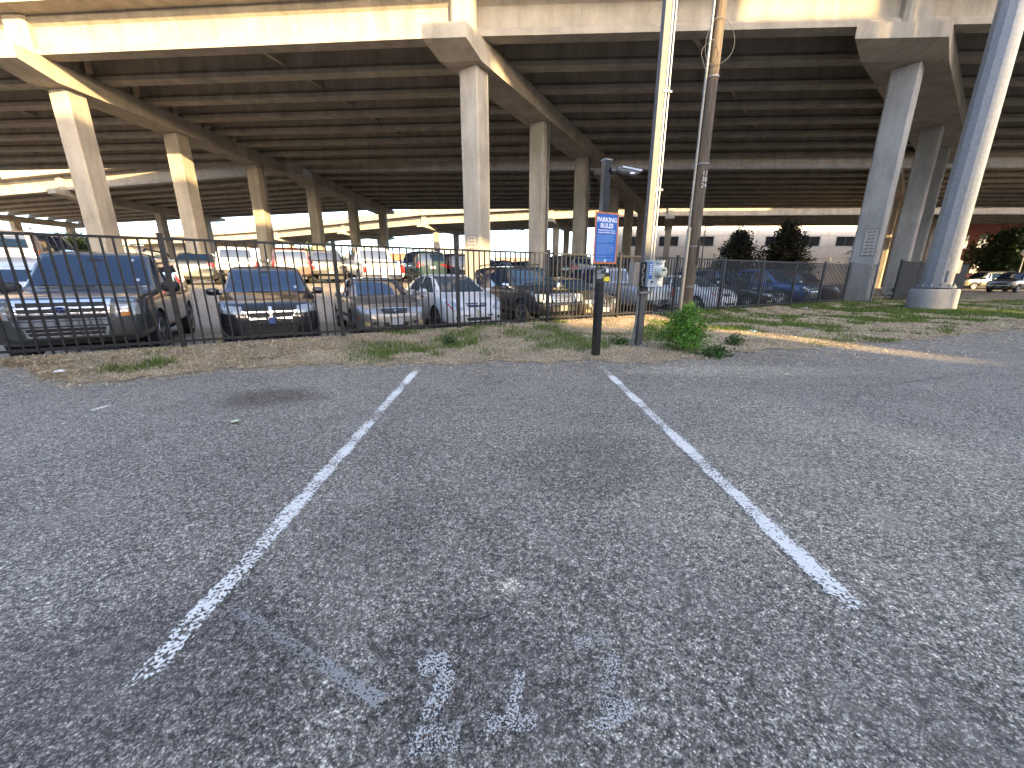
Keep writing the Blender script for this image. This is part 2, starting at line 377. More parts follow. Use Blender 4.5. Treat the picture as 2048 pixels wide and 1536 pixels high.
# grass verge between the asphalt and the fence
edge_px = [(-500, 815), (-200, 775), (0, 748), (110, 757), (190, 768), (250, 762), (330, 748), (420, 742), (520, 734), (700, 728), (850, 728), (1000, 724), (1180, 722), (1330, 726), (1450, 704), (1620, 695), (1800, 682), (1950, 664), (2048, 655), (2300, 632), (2600, 615)]
es, eq = [], []
for p in edge_px:
    w = gpt(*p, 0); a, b = sq(w.x, w.y); es.append(a); eq.append(b)
o_ = np.argsort(es); es = np.array(es)[o_]; eq = np.array(eq)[o_]
def qedge(s): return np.interp(s, es, eq)+.10*np.sin(s*5.1)+.07*np.sin(s*13.7+1)+.04*np.sin(s*31)
def verge_mat():
    m = bpy.data.materials.new('verge_soil'); m.use_nodes = True; nt = m.node_tree; b = nt.nodes['Principled BSDF']; L = nt.links.new
    b.inputs['Roughness'].default_value = .95; b.inputs['Specular IOR Level'].default_value = .1
    g = nd(nt, 'ShaderNodeNewGeometry')
    n1 = nd(nt, 'ShaderNodeTexNoise'); n1.inputs['Scale'].default_value = 1.3; n1.inputs['Detail'].default_value = 8; L(g.outputs[0], n1.inputs['Vector'])
    n2 = nd(nt, 'ShaderNodeTexNoise'); n2.inputs['Scale'].default_value = 40; n2.inputs['Detail'].default_value = 6; L(g.outputs[0], n2.inputs['Vector'])
    r1 = nd(nt, 'ShaderNodeValToRGB'); L(n1.outputs[0], r1.inputs[0]); e = r1.color_ramp.elements
    e[0].position = .35; e[0].color = (.28, .23, .16, 1); e[1].position = .7; e[1].color = (.52, .42, .30, 1)
    r2 = nd(nt, 'ShaderNodeValToRGB'); L(n2.outputs[0], r2.inputs[0]); r2.color_ramp.elements[0].position = .3; r2.color_ramp.elements[0].color = (.6, .6, .6, 1); r2.color_ramp.elements[1].position = .7; r2.color_ramp.elements[1].color = (1.15, 1.1, 1, 1)
    x = nd(nt, 'ShaderNodeMix', data_type='RGBA', blend_type='MULTIPLY'); x.inputs[0].default_value = 1; L(r1.outputs[0], x.inputs[6]); L(r2.outputs[0], x.inputs[7]); L(x.outputs[2], b.inputs['Base Color'])
    bp = nd(nt, 'ShaderNodeBump'); bp.inputs['Strength'].default_value = .9; bp.inputs['Distance'].default_value = .03; L(n2.outputs[0], bp.inputs['Height']); L(bp.outputs[0], b.inputs['Normal'])
    return m
sv = np.linspace(es[0]+.2, es[-1]-.2, 700); tv = np.linspace(0, 1, 26)
S2, T2 = np.meshgrid(sv, tv, indexing='ij'); QE = qedge(S2); Q2 = QE+(0.22-QE)*T2
Q2 = np.where(S2 > 28.5, QE+(np.minimum(6, .22+(S2-28.5)*2)-QE)*T2, Q2)
X2, Y2 = sq2w(S2, Q2)
Z2 = hgt(X2, np.where(Q2 > .38, Y2, Y2))*np.ones_like(X2)+.012*sstep(0, .12, T2)+.012*np.sin(X2*7)*np.sin(Y2*6)*sstep(0, .2, T2)
n, k = S2.shape; ii = np.arange(n*k).reshape(n, k)
Fq = np.stack([ii[:-1, :-1], ii[1:, :-1], ii[1:, 1:], ii[:-1, 1:]], -1).reshape(-1, 4)
struct(link('grass_verge', arr_mesh('grass_verge', np.stack([X2, Y2, Z2+.002], -1).reshape(-1, 3), Fq, verge_mat())))

def vnoise(x, y, seed=0):
    r = np.random.default_rng(seed); G = r.random((64, 64)); xi = np.floor(x).astype(int); yi = np.floor(y).astype(int)
    fx = x-xi; fy = y-yi; fx = fx*fx*(3-2*fx); fy = fy*fy*(3-2*fy); g = lambda a, b: G[a % 64, b % 64]
    return (g(xi, yi)*(1-fx)+g(xi+1, yi)*fx)*(1-fy)+(g(xi, yi+1)*(1-fx)+g(xi+1, yi+1)*fx)*fy
def blades(N, green, name, label):
    s = rng.uniform(-3, 42, N*3); t = rng.random(N*3)
    if not green: t = np.where(rng.random(N*3) < .05, -rng.random(N*3)**2*.30, t)
    qe = qedge(s); q = qe+(.12-qe)*t
    q = np.where(s > 28.5, qe+(np.minimum(5, .2+(s-28.5)*2)-qe)*t, q)
    x, y = sq2w(s, q)
    gn = .55*vnoise(x*.9, y*.9, 3)+.45*vnoise(x*2.3+9, y*2.3, 4)
    bias = np.interp(s, [-3, 2, 5, 8, 11, 14, 24, 34, 42], [-.30, -.30, -.18, -.02, -.12, .04, .05, -.02, -.1])-.22*sstep(.35, .05, t)
    pg = np.clip((gn+bias-.42)*5, 0, 1)
    keep = rng.random(N*3) < (pg if green else np.clip(1.05-pg, .18, 1)*np.where(gn < .24, .35, 1))
    dist = np.hypot(x, y); keep &= rng.random(N*3) < np.clip(16/dist, .15, 1)**1.0
    idx = np.nonzero(keep)[0][:N]; x, y, t = x[idx], y[idx], t[idx]; n = len(x)
    z = hgt(x, y)*np.ones(n)+.005-.0; a = rng.uniform(0, 2*np.pi, n)
    dist = np.hypot(x, y); w = (rng.uniform(.0025, .005, n) if green else rng.uniform(.0025, .006, n))*np.clip(dist/6, 1, 3.5)
    if green:
        h = rng.uniform(.03, .09, n)*(.6+.8*vnoise(x*3, y*3, 8)); lean = rng.uniform(.2, 1.1, n)*h
        c = np.array([.12, .18, .045])[None]*rng.uniform(.6, 1.5, (n, 1))+np.array([.05, .03, .0])[None]*rng.random((n, 1))
    else:
        h = rng.uniform(.006, .045, n)*(1-.5*sstep(.2, 0, t)); lean = rng.uniform(.04, .14, n)
        c = np.array([.72, .58, .38])[None]*rng.uniform(.45, 1.35, (n, 1))*np.array([1, 1, 1])[None]
    tip = np.stack([x+np.cos(a)*lean, y+np.sin(a)*lean, z+h], -1); b = np.stack([x, y, z], -1)
    mid = b*.5+tip*.5; mid[:, 2] += h*.2
    p = np.stack([-np.sin(a)*w, np.cos(a)*w, np.zeros(n)], -1)
    V = np.stack([b-p, b+p, mid+p*.8, mid-p*.8, tip+p*.15, tip-p*.15], 1).reshape(-1, 3)
    i0 = np.arange(n)[:, None]*6
    F = np.concatenate([i0+np.array([[0, 1, 2, 3]]), i0+np.array([[3, 2, 4, 5]])])
    o = stuff(link(name, arr_mesh(name, V, F, BLADE, np.repeat(c, 6, 0)))); tag(o, label, 'grass')
blades(70000, True, 'green_grass', 'short green grass growing in patches along the fence')
blades(110000, False, 'dry_grass', 'dry straw coloured grass matted on the verge')

# concrete kerb behind the fence
kb = MB()
ks = np.linspace(-3, 27.5, 60)
def ring_at(s, prof):
    out = []
    for q, z in prof:
        x, y = sq2w(s, q); out.append((x, y, z))
    return out
kb.rings([ring_at(s, [(.30, -.14), (.30, .11), (.33, .135), (.52, .135), (.55, .105), (.56, -.14)]) for s in ks])
struct(kb.obj('kerb', CONC_P))
# stall stripes in the car lot behind
for px in (418,):
    s0 = s_at(px, 1.0, 0); 
    for q0, q1 in ((.8, 5.4),):
        a, b = Vector(sq2w(s0, q0)), Vector(sq2w(s0, q1)); strip('stall_stripe', [a, b], .14, PAINT_Y, z=.006)
#@@STRUCTURES
# ------------------------------------------------------------------ elevated freeways
GP = [(-.33, 0), (.33, 0), (.33, .21), (.12, .42), (.12, 1.19), (.29, 1.33), (.29, 1.60), (-.29, 1.60), (-.29, 1.33), (-.12, 1.19), (-.12, .42), (-.33, .21)]
def azv(a): return Vector((math.sin(R(a)), math.cos(R(a))))
def viaduct(name, label, bents, ng, gap, zb=11.6, mat=CONC, overhang=1.17, diaph=True, colw=1.03, capd=.94, parapet_h=1.1):
    b0 = bents[0]; root = thing(name, label, 'overpass', (b0['o'][0], b0['o'][1], 0))
    off = Vector((b0['o'][0], b0['o'][1], 0))
    O = [Vector(b['o']) for b in bents]; U = [azv(b['az']) for b in bents]; nb = len(bents)
    ch = [(O[i+1]-O[i]).normalized() for i in range(nb-1)]
    nrm = []
    for i in range(nb):
        d = (ch[max(i-1, 0)]+ch[min(i, nb-2)]).normalized(); nrm.append(Vector((-d.y, d.x)))
    def P(i, w): return O[i]+U[i]*(w/max(.3, U[i].dot(nrm[i])))
    def ZB(i): return zb+bents[i].get('dz', 0)
    def V3(p, z): return Vector((p.x, p.y, z))-off
    for i in range(nb-1):
        for j in range(ng):
            a, b = P(i, j*gap), P(i+1, j*gap); d = (b-a).normalized(); L = (b-a).length; nn = Vector((-d.y, d.x))
            g = MB(); rs = []
            for t, k in ((bents[i].get('gap', .3), 0), (L-bents[i+1].get('gap', .35), 1)):
                c = a+d*t; z = ZB(i)+(ZB(i+1)-ZB(i))*t/L
                rs.append([V3(c+nn*y, z+h) for y, h in GP])
            g.rings(rs).obj('girder', mat, root)
            if diaph and j < ng-1:
                a2, b2 = P(i, (j+1)*gap), P(i+1, (j+1)*gap)
                for f in ((.5,) if L < 30 else (.33, .67)):
                    m1, m2 = a.lerp(b, f), a2.lerp(b2, f); zz = (ZB(i)+ZB(i+1))/2; e = (m2-m1).normalized(); dd = MB()
                    sd = Vector((-e.y, e.x))*.1; q1, q2 = m1+e*.1, m2-e*.1
                    dd.rings([[V3(q+sd*u, zz+h) for u, h in ((-1, lo), (1, lo), (1, 1.52), (-1, 1.52))] for q, lo in ((q1, .49), (q2, .49))]).obj('diaphragm', mat, root)
        # deck slab and parapets
        z0, z1 = ZB(i)+1.604, ZB(i+1)+1.604; W = gap*(ng-1)
        n1, n2 = P(i, -overhang), P(i+1, -overhang); f1, f2 = P(i, W+overhang), P(i+1, W+overhang)
        dk = MB(); dd_ = (n2-n1).normalized()*.01
        dk.rings([[V3(p, z), V3(q, z), V3(q, z+.24), V3(p, z+.24)] for p, q, z in ((n1+dd_, f1+dd_, z0), (n2-dd_, f2-dd_, z1))]).obj('deck_slab', mat, root)
        for p1, p2, sg in ((n1, n2, 1), (f1, f2, -1)):
            d = (p2-p1).normalized(); nn = Vector((-d.y, d.x))*sg; pp = MB(); rs = []
            for p, z in ((p1+d*.012, z0), (p2-d*.012, z1)):
                rs.append([V3(p+nn*y, z+h) for y, h in ((-.03, -.02), (-.03, .22), (0, .26), (.06, parapet_h+.15), (.28, parapet_h+.15), (.36, .5), (.45, .26), (.45, .245), (.03, .245), (.03, -.02))])
            pp.rings(rs).obj('parapet', mat, root)
    for i, b in enumerate(bents):
        if b.get('nobent'): continue
        u = U[i]; sd = Vector((u.y, -u.x)); dch = Vector((nrm[i].y, -nrm[i].x)); sk = dch/max(.3, dch.dot(sd)); w = b.get('w', 1.5)/2; z = ZB(i); c = MB(); o = O[i]
        t1 = (P(i, gap*(ng-1))-o).length+b.get('t1', 1.2); t0 = b['t0']; tc = b['cols'][0]-1.05
        rs = []
        for t, lo in ((t0, .56), (max(tc, t0+.3), capd), (t1-2.6, capd), (t1, .56)):
            p = o+u*t; rs.append([V3(p+sk*(-w), z-lo), V3(p+sk*w, z-lo), V3(p+sk*w, z-.004), V3(p-sk*w, z-.004)])
        cap = c.rings(rs).obj('bent_cap', mat, root)
        if b.get('block', True):
            for wj in (0, gap*(ng-1)):
                p = P(i, wj); e = MB(); hw = b.get('bw', .58)
                e.rings([[V3(p+nrm[i]*a+dch*s_*hw, z+h) for a, s_ in ((-.49, -.8), (-.49, .8), (-.35, 1), (.49, 1), (.49, -1), (-.35, -1))] for h in (0, 1.60)]).obj('end_block', mat, cap)
        for t in b['cols']:
            p = o+u*t; k = MB(); h = colw/2; cf = .07; g = hgt(p.x, p.y)
            ring = [(-h+cf, -h), (h-cf, -h), (h, -h+cf), (h, h-cf), (h-cf, h), (-h+cf, h), (-h, h-cf), (-h, -h+cf)]
            k.rings([[V3(p+sd*a+u*e, zz) for a, e in ring] for zz in (g-.3, z-capd-.002)]).obj('column', b.get('cmat', mat), cap)
    return root
VA = viaduct('elevated_freeway', 'broad concrete freeway deck carried on square columns right behind the iron fence',
    [dict(o=(-53.82, 24.57), az=2, cols=[1.17, 7.6, 14.62], t0=-1.64, w=1.52),
     dict(o=(-23.4, 22.58), az=4, cols=[1.17, 7.49, 15.09], t0=-1.35, w=1.58),
     dict(o=(-2.11, 21.06), az=28.6, cols=[0.64, 8.13, 16.5], t0=-1.58, w=1.7, cmat=CONC_G),
     dict(o=(17.08, 20.24), az=50, cols=[1.75, 13.57, 19.89], t0=-0.88, w=2.57, cmat=CONC_P),
     dict(o=(42.12, 19.42), az=50, cols=[1.75, 12.87], t0=-1.17, w=2.34), ], 8, 2.63)
VB = viaduct('second_freeway', 'second freeway deck running farther back behind the near one',
    [dict(o=(-87.75, 61.42), az=5, cols=[2.34, 11.7, 19.89], t0=-1.4),
     dict(o=(-54.99, 52.65), az=6, cols=[2.34, 11.7, 19.89], t0=-1.52),
     dict(o=(-21.29, 43.99), az=4, cols=[1.4, 10.53, 20.59], t0=-1.52, w=1.87),
     dict(o=(9.36, 43.29), az=27, cols=[3.98, 12.87, 22.23], t0=-1.17),
     dict(o=(37.44, 42.59), az=45, cols=[3.51, 14.04, 24.57], t0=-1.17),
     dict(o=(67.86, 42.12), az=45, cols=[3.51, 14.04, 24.57], t0=-1.17, cmat=CONC_G),
     dict(o=(105.3, 42.12), az=45, cols=[3.51, 14.04, 24.57], t0=-1.17)], 9, 2.75, mat=CONC)
VC = viaduct('curved_ramp', 'distant sunlit freeway ramp curving away behind the columns',
    [dict(o=(-117, 121.68), az=38, cols=[3.51, 10.53], t0=-1.17, dz=-0.94),
     dict(o=(-87.75, 117), az=30, cols=[3.51, 10.53], t0=-1.17, dz=-0.7),
     dict(o=(-60.84, 107.64), az=28, cols=[3.51, 10.53], t0=-1.4, dz=-0.35),
     dict(o=(-38.61, 95.94), az=28, cols=[3.51, 10.53], t0=-1.4, dz=-0.12),
     dict(o=(-17.55, 84.24), az=28, cols=[3.51, 10.53], t0=-1.52),
     dict(o=(7.02, 76.63), az=24, cols=[3.51, 10.53], t0=-1.4),
     dict(o=(27.49, 73.12), az=20, cols=[3.51, 10.53], t0=-1.4),
     dict(o=(74.88, 71.37), az=10, cols=[3.51, 10.53], t0=-1.4),
     dict(o=(128.7, 71.37), az=5, cols=[3.51, 10.53], t0=-1.4)], 6, 2.81, mat=CONC, diaph=False)

# notice boards strapped to the columns
def plaque(p, az, w, h, label):
    r = tag(link('column_notice', MB().box((0, -.008, 0), (w, .012, h)).mesh('column_notice', M('notice_pale', (.16, .15, .14), .6)), None, p), label, 'sign'); r.rotation_euler = (0, 0, -R(az))
    MB().box((0, -.016, 0), (w-.06, .002, h-.06)).obj('notice_face', M('notice_face', (.36, .33, .29), .6), r)
    ink = M('notice_ink', (.17, .13, .11), .6); rr = random.Random(int(w*100+h*10))
    for k in range(int(h/.16)):
        ww = (w-.14)*rr.uniform(.6, 1)
        for x0 in (-.5, 0.02): MB().box((x0*ww+.24*ww, -.018, h/2-.14-.16*k), (.42*ww, .002, .07)).obj('lettering', ink, r)
u = azv(28.6); c = Vector((-2.11, 21.06))+u*.64-u*.52
plaque((c.x, c.y, 3.0), 28.6, .58, .72, 'small framed notice strapped to the column behind the white sedan')
u = azv(50); c = Vector((17.08, 20.24))+u*1.75-u*.52+Vector((u.y, -u.x))*.14
plaque((c.x, c.y, 3.0), 50, .56, 1.3, 'tall framed notice strapped to the pale column beside the steel mast')
def downpipe(cx, cy, z0, z1, label):
    r = thing('downpipe', label, 'pipe', (cx, cy, hgt(cx, cy))); dp = M('pipe_grey', (.10, .10, .105), .5)
    MB().tube([(0, 0, -.1), (0, 0, z1-1.0), (.0, .25, z1-.5), (.0, .55, z1)], .07, 8).obj('pipe', dp, r, smooth=50)
    for z in (1.5, 4, 6.5): MB().box((0, 0, z), (.2, .2, .05)).obj('bracket', dp, r)
u = azv(28.6); sd_ = Vector((u.y, -u.x))
for t, lb in ((8.13, 'grey downpipe on the second column of the middle row'), (16.5, 'grey downpipe on the third column of the middle row')):
    c = Vector((-2.11, 21.06))+u*t+sd_*.61; downpipe(c.x, c.y, 0, 10.6, lb)
c = Vector((-23.4, 22.58))+azv(4)*15.09+Vector((.63, .1)); downpipe(c.x, c.y, 0, 10.6, 'grey downpipe on the far column of the left row')
# ------------------------------------------------------------------ iron picket fences
def fence(name, label, pts, H, gapp, mat, cat='fence', pw=.02, base=.05, post_every=2.44, post_w=.06):
    a = Vector(pts[0]); root = thing(name, label, cat, (a.x, a.y, hgt(a.x, a.y)))
    off = Vector((a.x, a.y, hgt(a.x, a.y)))
    pk = MB().box((0, 0, (H-.05+base)/2), (pw, pw, H-.05-base)).mesh('picket', mat)
    ps = MB().box((0, 0, H/2-.05), (post_w, post_w, H+.1)).box((0, 0, H+.012), (post_w+.012, post_w+.012, .024)).mesh('post', mat)
    for i in range(len(pts)-1):
        a, b = Vector(pts[i]), Vector(pts[i+1]); L = (b-a).length; d = (b-a)/L; ang = math.atan2(d.y, d.x)
        npan = max(1, round(L/post_every)); pl = L/npan
        for k in range(npan+(1 if i == len(pts)-2 else 0)):
            p = a+d*pl*k; link('post', ps, root, (p.x-off.x, p.y-off.y, hgt(p.x, p.y)-off.z), ang)
        for k in range(npan):
            p1, p2 = a+d*(pl*k+post_w/2), a+d*(pl*(k+1)-post_w/2)
            z1, z2 = hgt(p1.x, p1.y)-off.z, hgt(p2.x, p2.y)-off.z; nn = Vector((-d.y, d.x))
            for h in (.12, H-.06):
                r = MB(); r.rings([[(p.x-off.x+nn.x*u, p.y-off.y+nn.y*u, z+h+e) for u, e in ((-.019, -.019), (.019, -.019), (.019, .019), (-.019, .019))] for p, z in ((p1, z1), (p2, z2))]).obj('rail', mat, root)
            m = max(1, round(pl/gapp))
            for j in range(1, m):
                p = a+d*(pl*k+pl*j/m); link('picket', pk, root, (p.x-off.x, p.y-off.y, hgt(p.x, p.y)-off.z), ang)
    return root
corner = Vector(sq2w(27.15, 0))
fpts = [sq2w(-2.9, 0), sq2w(27.15, 0)]
fence('picket_fence', 'long black iron picket fence between the grass and the parked cars', fpts, 1.80, .14, FENCE, pw=.026, post_w=.07)
c2 = (corner.x+1.5, corner.y+.15)
fence('return_fence', 'short run of iron pickets turning away from the long fence', [(corner.x+.1, corner.y+.01), c2], 1.85, .085, M('fence_grey', (.16, .165, .17), .45, .5), post_every=1.2)
fence('screen_fence', 'dark close boarded fence behind the tall steel pole', [(20.6, 21.6), (28, 25.0)], 2.1, .105, M('fence_dark', (.012, .012, .012), .7), pw=.085, post_every=2.2)

# ------------------------------------------------------------------ poles
def wood_pole():
    b = Vector((5.15, 11.75)); z0 = hgt(b.x, b.y); r = thing('utility_pole', 'weathered wooden utility pole standing against the iron fence', 'pole', (b.x, b.y, z0))
    p = MB(); N = 24; rs = []
    for i in range(N+1):
        z = -.4+13*i/N; rr = .175-.0045*z
        rs.append([(math.cos(a)*rr*(1+.03*math.sin(3*a+z)), math.sin(a)*rr*(1+.03*math.sin(2*a-z)), z) for a in [2*math.pi*k/16 for k in range(16)]])
    p.rings(rs).obj('shaft', WOOD, r, smooth=60)
    MB().tube([(-.20, -.06, -.1), (-.20, -.06, 2.2), (-.185, -.06, 9)], .035, 8).obj('conduit', GALV, r, smooth=50)
    MB().tube([(-.20, -.10, .0), (-.20, -.10, 2.6)], .06, 8).obj('cable_guard', GALV, r, smooth=50)
    for z in (1.0, 2.1, 4.2, 6.2): MB().lathe([(.185-.0045*z, -.02), (.195-.0045*z, -.02), (.195-.0045*z, .02), (.185-.0045*z, .02)], 16, c=(0, 0, z)).obj('strap', GALV, r)
    loop = [(-.05+.42*math.cos(a)*(1 if math.cos(a) > 0 else .7), -.19+.05*math.sin(2*a), 6.9+.5*math.sin(a)) for a in [2*math.pi*k/22 for k in range(23)]]
    MB().tube(loop, .007, 5).obj('cable_loop', M('cable', (.08, .08, .08), .6), r)
    loop = [(-.2+.22*math.cos(a), -.2+.06*math.sin(3*a), 6.6+.3*math.sin(a)) for a in [2*math.pi*k/22 for k in range(23)]]
    MB().tube(loop, .007, 5).obj('cable_loop', MATS['cable'], r)
    for i, s in enumerate(('11', '30', '24')):
        o = link('pole_number', text_mesh(s, .16, M('num_white', (.6, .6, .58), .6)), r, (.03, -.177, 3.95-.15*i)); o.rotation_euler = (R(90), 0, R(8))
    tb = M('tag_black', (.01, .01, .01), .5)
    MB().box((.10, -.165, 1.95), (.05, .02, .7)).obj('number_strip', tb, r)
wood_pole()
def steel_pole():
    b = gpt(1858, 618); r = thing('steel_pole', 'tall galvanised steel mast bolted to a round concrete plinth', 'pole', (b.x, b.y, hgt(b.x, b.y)))
    MB().lathe([(.80, -.2), (.78, .02), (.76, .80), (.73, .84), (.0, .84)], 28).obj('plinth', CONC_P, r, smooth=40)
    MB().lathe([(.62, .90), (.62, .95), (.0, .951)], 24).obj('base_plate', GALVP, r, smooth=40)
    for k in range(12):
        a = 2*math.pi*k/12; MB().lathe([(.022, .84), (.022, 1.05), (.0, 1.05)], 8, c=(.55*math.cos(a), .55*math.sin(a), 0)).lathe([(.045, .952), (.045, .995), (.0, .995)], 6, c=(.55*math.cos(a), .55*math.sin(a), 0)).obj('anchor_bolt', GALVP, r)
    MB().lathe([(.49, .95), (.48, 3), (.36, 20), (.0, 20)], 12).obj('shaft', GALVP, r)
    MB().box((0, -.47, 1.35), (.28, .06, .42)).obj('hand_hole_cover', GALVP, r)
    MB().box((.47, -.1, 1.72), (.26, .3, .5)).obj('cabinet', M('cabinet_tan', (.3, .28, .24), .5), r)
steel_pole()
def meter_pole():
    b = gpt(1276, 692); r = thing('meter_pole', 'square galvanised service pole carrying an electric meter box', 'pole', (b.x, b.y, hgt(b.x, b.y)), R(12))
    MB().box((0, 0, 3.4), (.11, .11, 7.4)).obj('shaft', M('pole_dull', (.10, .102, .105), .6, .3, var=.2, scale=12), r)
    MB().box((0, 0, .012), (.30, .26, .024)).obj('base_plate', GALV, r)
    MB().tube([(.085, -.03, 1.55), (.085, -.03, 7)], .026, 10).obj('conduit', M('conduit_bright', (.30, .305, .31), .35, .7), r, smooth=50)
    MB().tube([(.15, -.02, 1.55), (.15, -.02, 7)], .017, 10).obj('conduit', MATS['conduit_bright'], r, smooth=50)
    MB().tube([(-.10, -.02, 1.2), (-.10, -.02, .5), (-.13, -.02, .25), (-.16, -.02, 0)], .022, 8).obj('conduit', GALV, r, smooth=50)
    MB().tube([(-.13, -.05, 1.2), (-.13, -.05, 1.06), (-.09, -.06, 1.02), (.10, -.06, 1.02), (.14, -.06, 1.06), (.14, -.06, 1.12)], .026, 10).obj('conduit', GALV, r, smooth=50)
    for z in (2.8, 4.3, 5.8): MB().box((.10, -.03, z), (.17, .075, .03)).obj('strap', GALV, r)
    m = MB().box((.12, -.12, 1.36), (.30, .17, .44)).box((.12, -.12, 1.59), (.33, .20, .02)).obj('meter_box', M('box_grey', (.40, .46, .50), .45, .1, var=.12, scale=10), r)
    MB().lathe([(.10, 0), (.10, -.035), (.085, -.05), (.085, -.11), (.07, -.125), (.0, -.125)], 20, axis='y', c=(.19, -.205, 1.40)).obj('meter', M('meter_glass', (.52, .56, .50), .12, .1, spec=.9), m, smooth=40)
    MB().box((.19, -.334, 1.43), (.07, .006, .025)).obj('meter_display', DARKP, m)
    MB().box((.005, -.2075, 1.42), (.07, .004, .30)).obj('label_strip', M('label_blue', (.03, .13, .42), .5), m)
    for k in range(6): MB().box((.005, -.211, 1.53-.035*k), (.035, .003, .018)).obj('label_mark', M('white_print', (.75, .75, .75), .6), m)
    MB().box((.05, -.2075, 1.22), (.04, .004, .04)).obj('sticker', DARKP, m)
    MB().box((.20, -.2075, 1.21), (.08, .004, .05)).obj('sticker', MATS['white_print'], m)
    MB().box((.16, -.2075, 1.545), (.13, .004, .035)).obj('stencil_mark', M('stencil', (.12, .2, .3), .6), m)
    s = MB().box((-.15, .03, 1.36), (.20, .20, .42)).obj('switch_box', M('box_tan', (.26, .24, .21), .5, .2, var=.15, scale=12), r)
    MB().box((-.075, -.09, 1.36), (.10, .05, .42)).obj('switch_cover', M('cover_black', (.015, .015, .015), .4), s)
    for k in range(7): MB().tube([(-.09+.02*math.sin(k*2.1+t*.8), -.118, 1.53-.055*k-.012*t) for t in range(5)], .004, 4).obj('paint_scrawl', MATS['white_print'], s)
meter_pole()

# ------------------------------------------------------------------ parking rules sign post
def sign_post():
    b = gpt(1191, 712); r = thing('sign_post', 'black square post holding the parking rules board and a camera', 'sign', (b.x, b.y, hgt(b.x, b.y)), R(26))
    h = 3.0; s = .058; cf = .012
    ring = [(-s+cf, -s), (s-cf, -s), (s, -s+cf), (s, s-cf), (s-cf, s), (-s+cf, s), (-s, s-cf), (-s, -s+cf)]
    MB().rings([[(x, y, z) for x, y in ring] for z in (-.3, h)]).obj('post', M('post_black', (.012, .012, .013), .22, spec=.8), r)
    MB().box((0, 0, h+.012), (.125, .125, .024)).obj('post_cap', GALV, r)
    W, H = .46, .765; zc = 1.895
    bd = MB().box((.02, -.068, zc), (W, .006, H)).obj('sign_board', M('sign_orange', (.62, .19, .05), .4), r)
    blue = M('sign_blue', (.012, .115, .46), .35); wp = M('sign_white', (.8, .82, .85), .4)
    MB().box((.02, -.0725, zc), (W-.055, .002, H-.055)).obj('blue_panel', blue, bd)
    y = -.0745
    def T(body, size, x, z, bold=.0):
        o = link('lettering', text_mesh(body, size, wp, extrude=.0008, bold=bold), bd, (x, y, z)); o.rotation_euler = (R(90), 0, 0); return o
    T('PARKING', .092, .02, zc+.268, .0035); T('RULES', .092, .02, zc+.182, .0035)
    T('Please Read These Terms &', .0285, .02, zc+.118, .0008); T('Conditions PRIOR to Parking', .0285, .02, zc+.084, .0008)
    pale = M('sign_print', (.22, .38, .68), .5)
    z = zc+.045; rr = random.Random(3)
    for blk, nl in ((0, 8), (1, 10), (2, 2), (3, 3)):
        for k in range(nl):
            w = (W-.10)*(rr.uniform(.86, 1) if k < nl-1 else rr.uniform(.3, .6))
            MB().box((.02-(W-.10)/2+w/2, y, z), (w, .001, .0055)).obj('text_line', pale, bd); z -= .0155
        z -= .016
    MB().lathe([(.020, 0), (.020, -.002), (0, -.002)], 12, axis='y', c=(.02, y, zc-.335)).obj('logo', wp, bd)
    for zz in (zc+.362, zc-.366): MB().lathe([(.008, 0), (.008, -.004), (0, -.004)], 8, axis='y', c=(.02, y, zz)).obj('bolt', GALV, bd)
    t = MB().box((-.005, -.068, 1.345), (.30, .005, .255)).obj('notice_board', M('notice_black', (.015, .016, .017), .4), r)
    yw = M('notice_yellow', (.72, .60, .04), .5); y = -.0715
    tri = [(-.105, 1.455), (-.065, 1.455), (-.085, 1.488)]
    MB().rings([[(a, y, c) for a, c in tri], [(a, y-.001, c) for a, c in tri]]).obj('warning_triangle', yw, t)
    tri = [(-.096, 1.460), (-.074, 1.460), (-.085, 1.478)]
    MB().rings([[(a, y-.0012, c) for a, c in tri], [(a, y-.002, c) for a, c in tri]]).obj('warning_triangle_centre', MATS['notice_black'], t)
    grey = M('notice_print', (.45, .46, .47), .5)
    for x, z, w in ((.035, 1.465, .13), (.035, 1.447, .09), (-.05, 1.415, .13), (-.08, 1.392, .08), (-.08, 1.375, .07), (-.04, 1.352, .15), (-.05, 1.335, .13), (-.06, 1.318, .11), (-.06, 1.302, .11), (-.07, 1.286, .09)):
        MB().box((x, y, z), (w, .001, .008)).obj('text_line', grey, t)
    MB().box((.085, y, 1.41), (.055, .001, .065)).obj('white_square', wp, t)
    car = [(.02, 1.235), (.14, 1.235), (.14, 1.285), (.125, 1.315), (.06, 1.315), (.045, 1.29), (.02, 1.28)]
    MB().rings([[(a, y, c) for a, c in car], [(a, y-.001, c) for a, c in car]]).obj('yellow_truck_mark', yw, t)
    MB().tube([(.02, y, 1.285), (.03, y, 1.34), (.0, y, 1.30)], .006, 5).obj('tow_hook_mark', yw, t)
    for x in (.045, .115): MB().lathe([(.014, 0), (.014, -.002), (0, -.002)], 10, axis='y', c=(x, y-.0008, 1.237)).obj('wheel_mark', MATS['notice_black'], t)
    # camera on the post head
    cr = tag(link('security_camera', None, None, (b.x, b.y, hgt(b.x, b.y))), 'white bullet security camera with sunshade at the post head', 'camera')
    cr.rotation_euler = (0, 0, R(8))
    wh = M('camera_white', (.50, .51, .53), .35); dkp = M('camera_dark', (.03, .03, .033), .3)
    MB().lathe([(.055, .06), (.06, .10), (.045, .125), (0, .125)], 16, axis='x', c=(0, -.02, 2.86)).obj('mount', dkp, cr, smooth=40)
    MB().tube([(.11, -.02, 2.86), (.15, -.02, 2.875), (.19, -.03, 2.87)], .024, 10).obj('arm', dkp, cr, smooth=50)
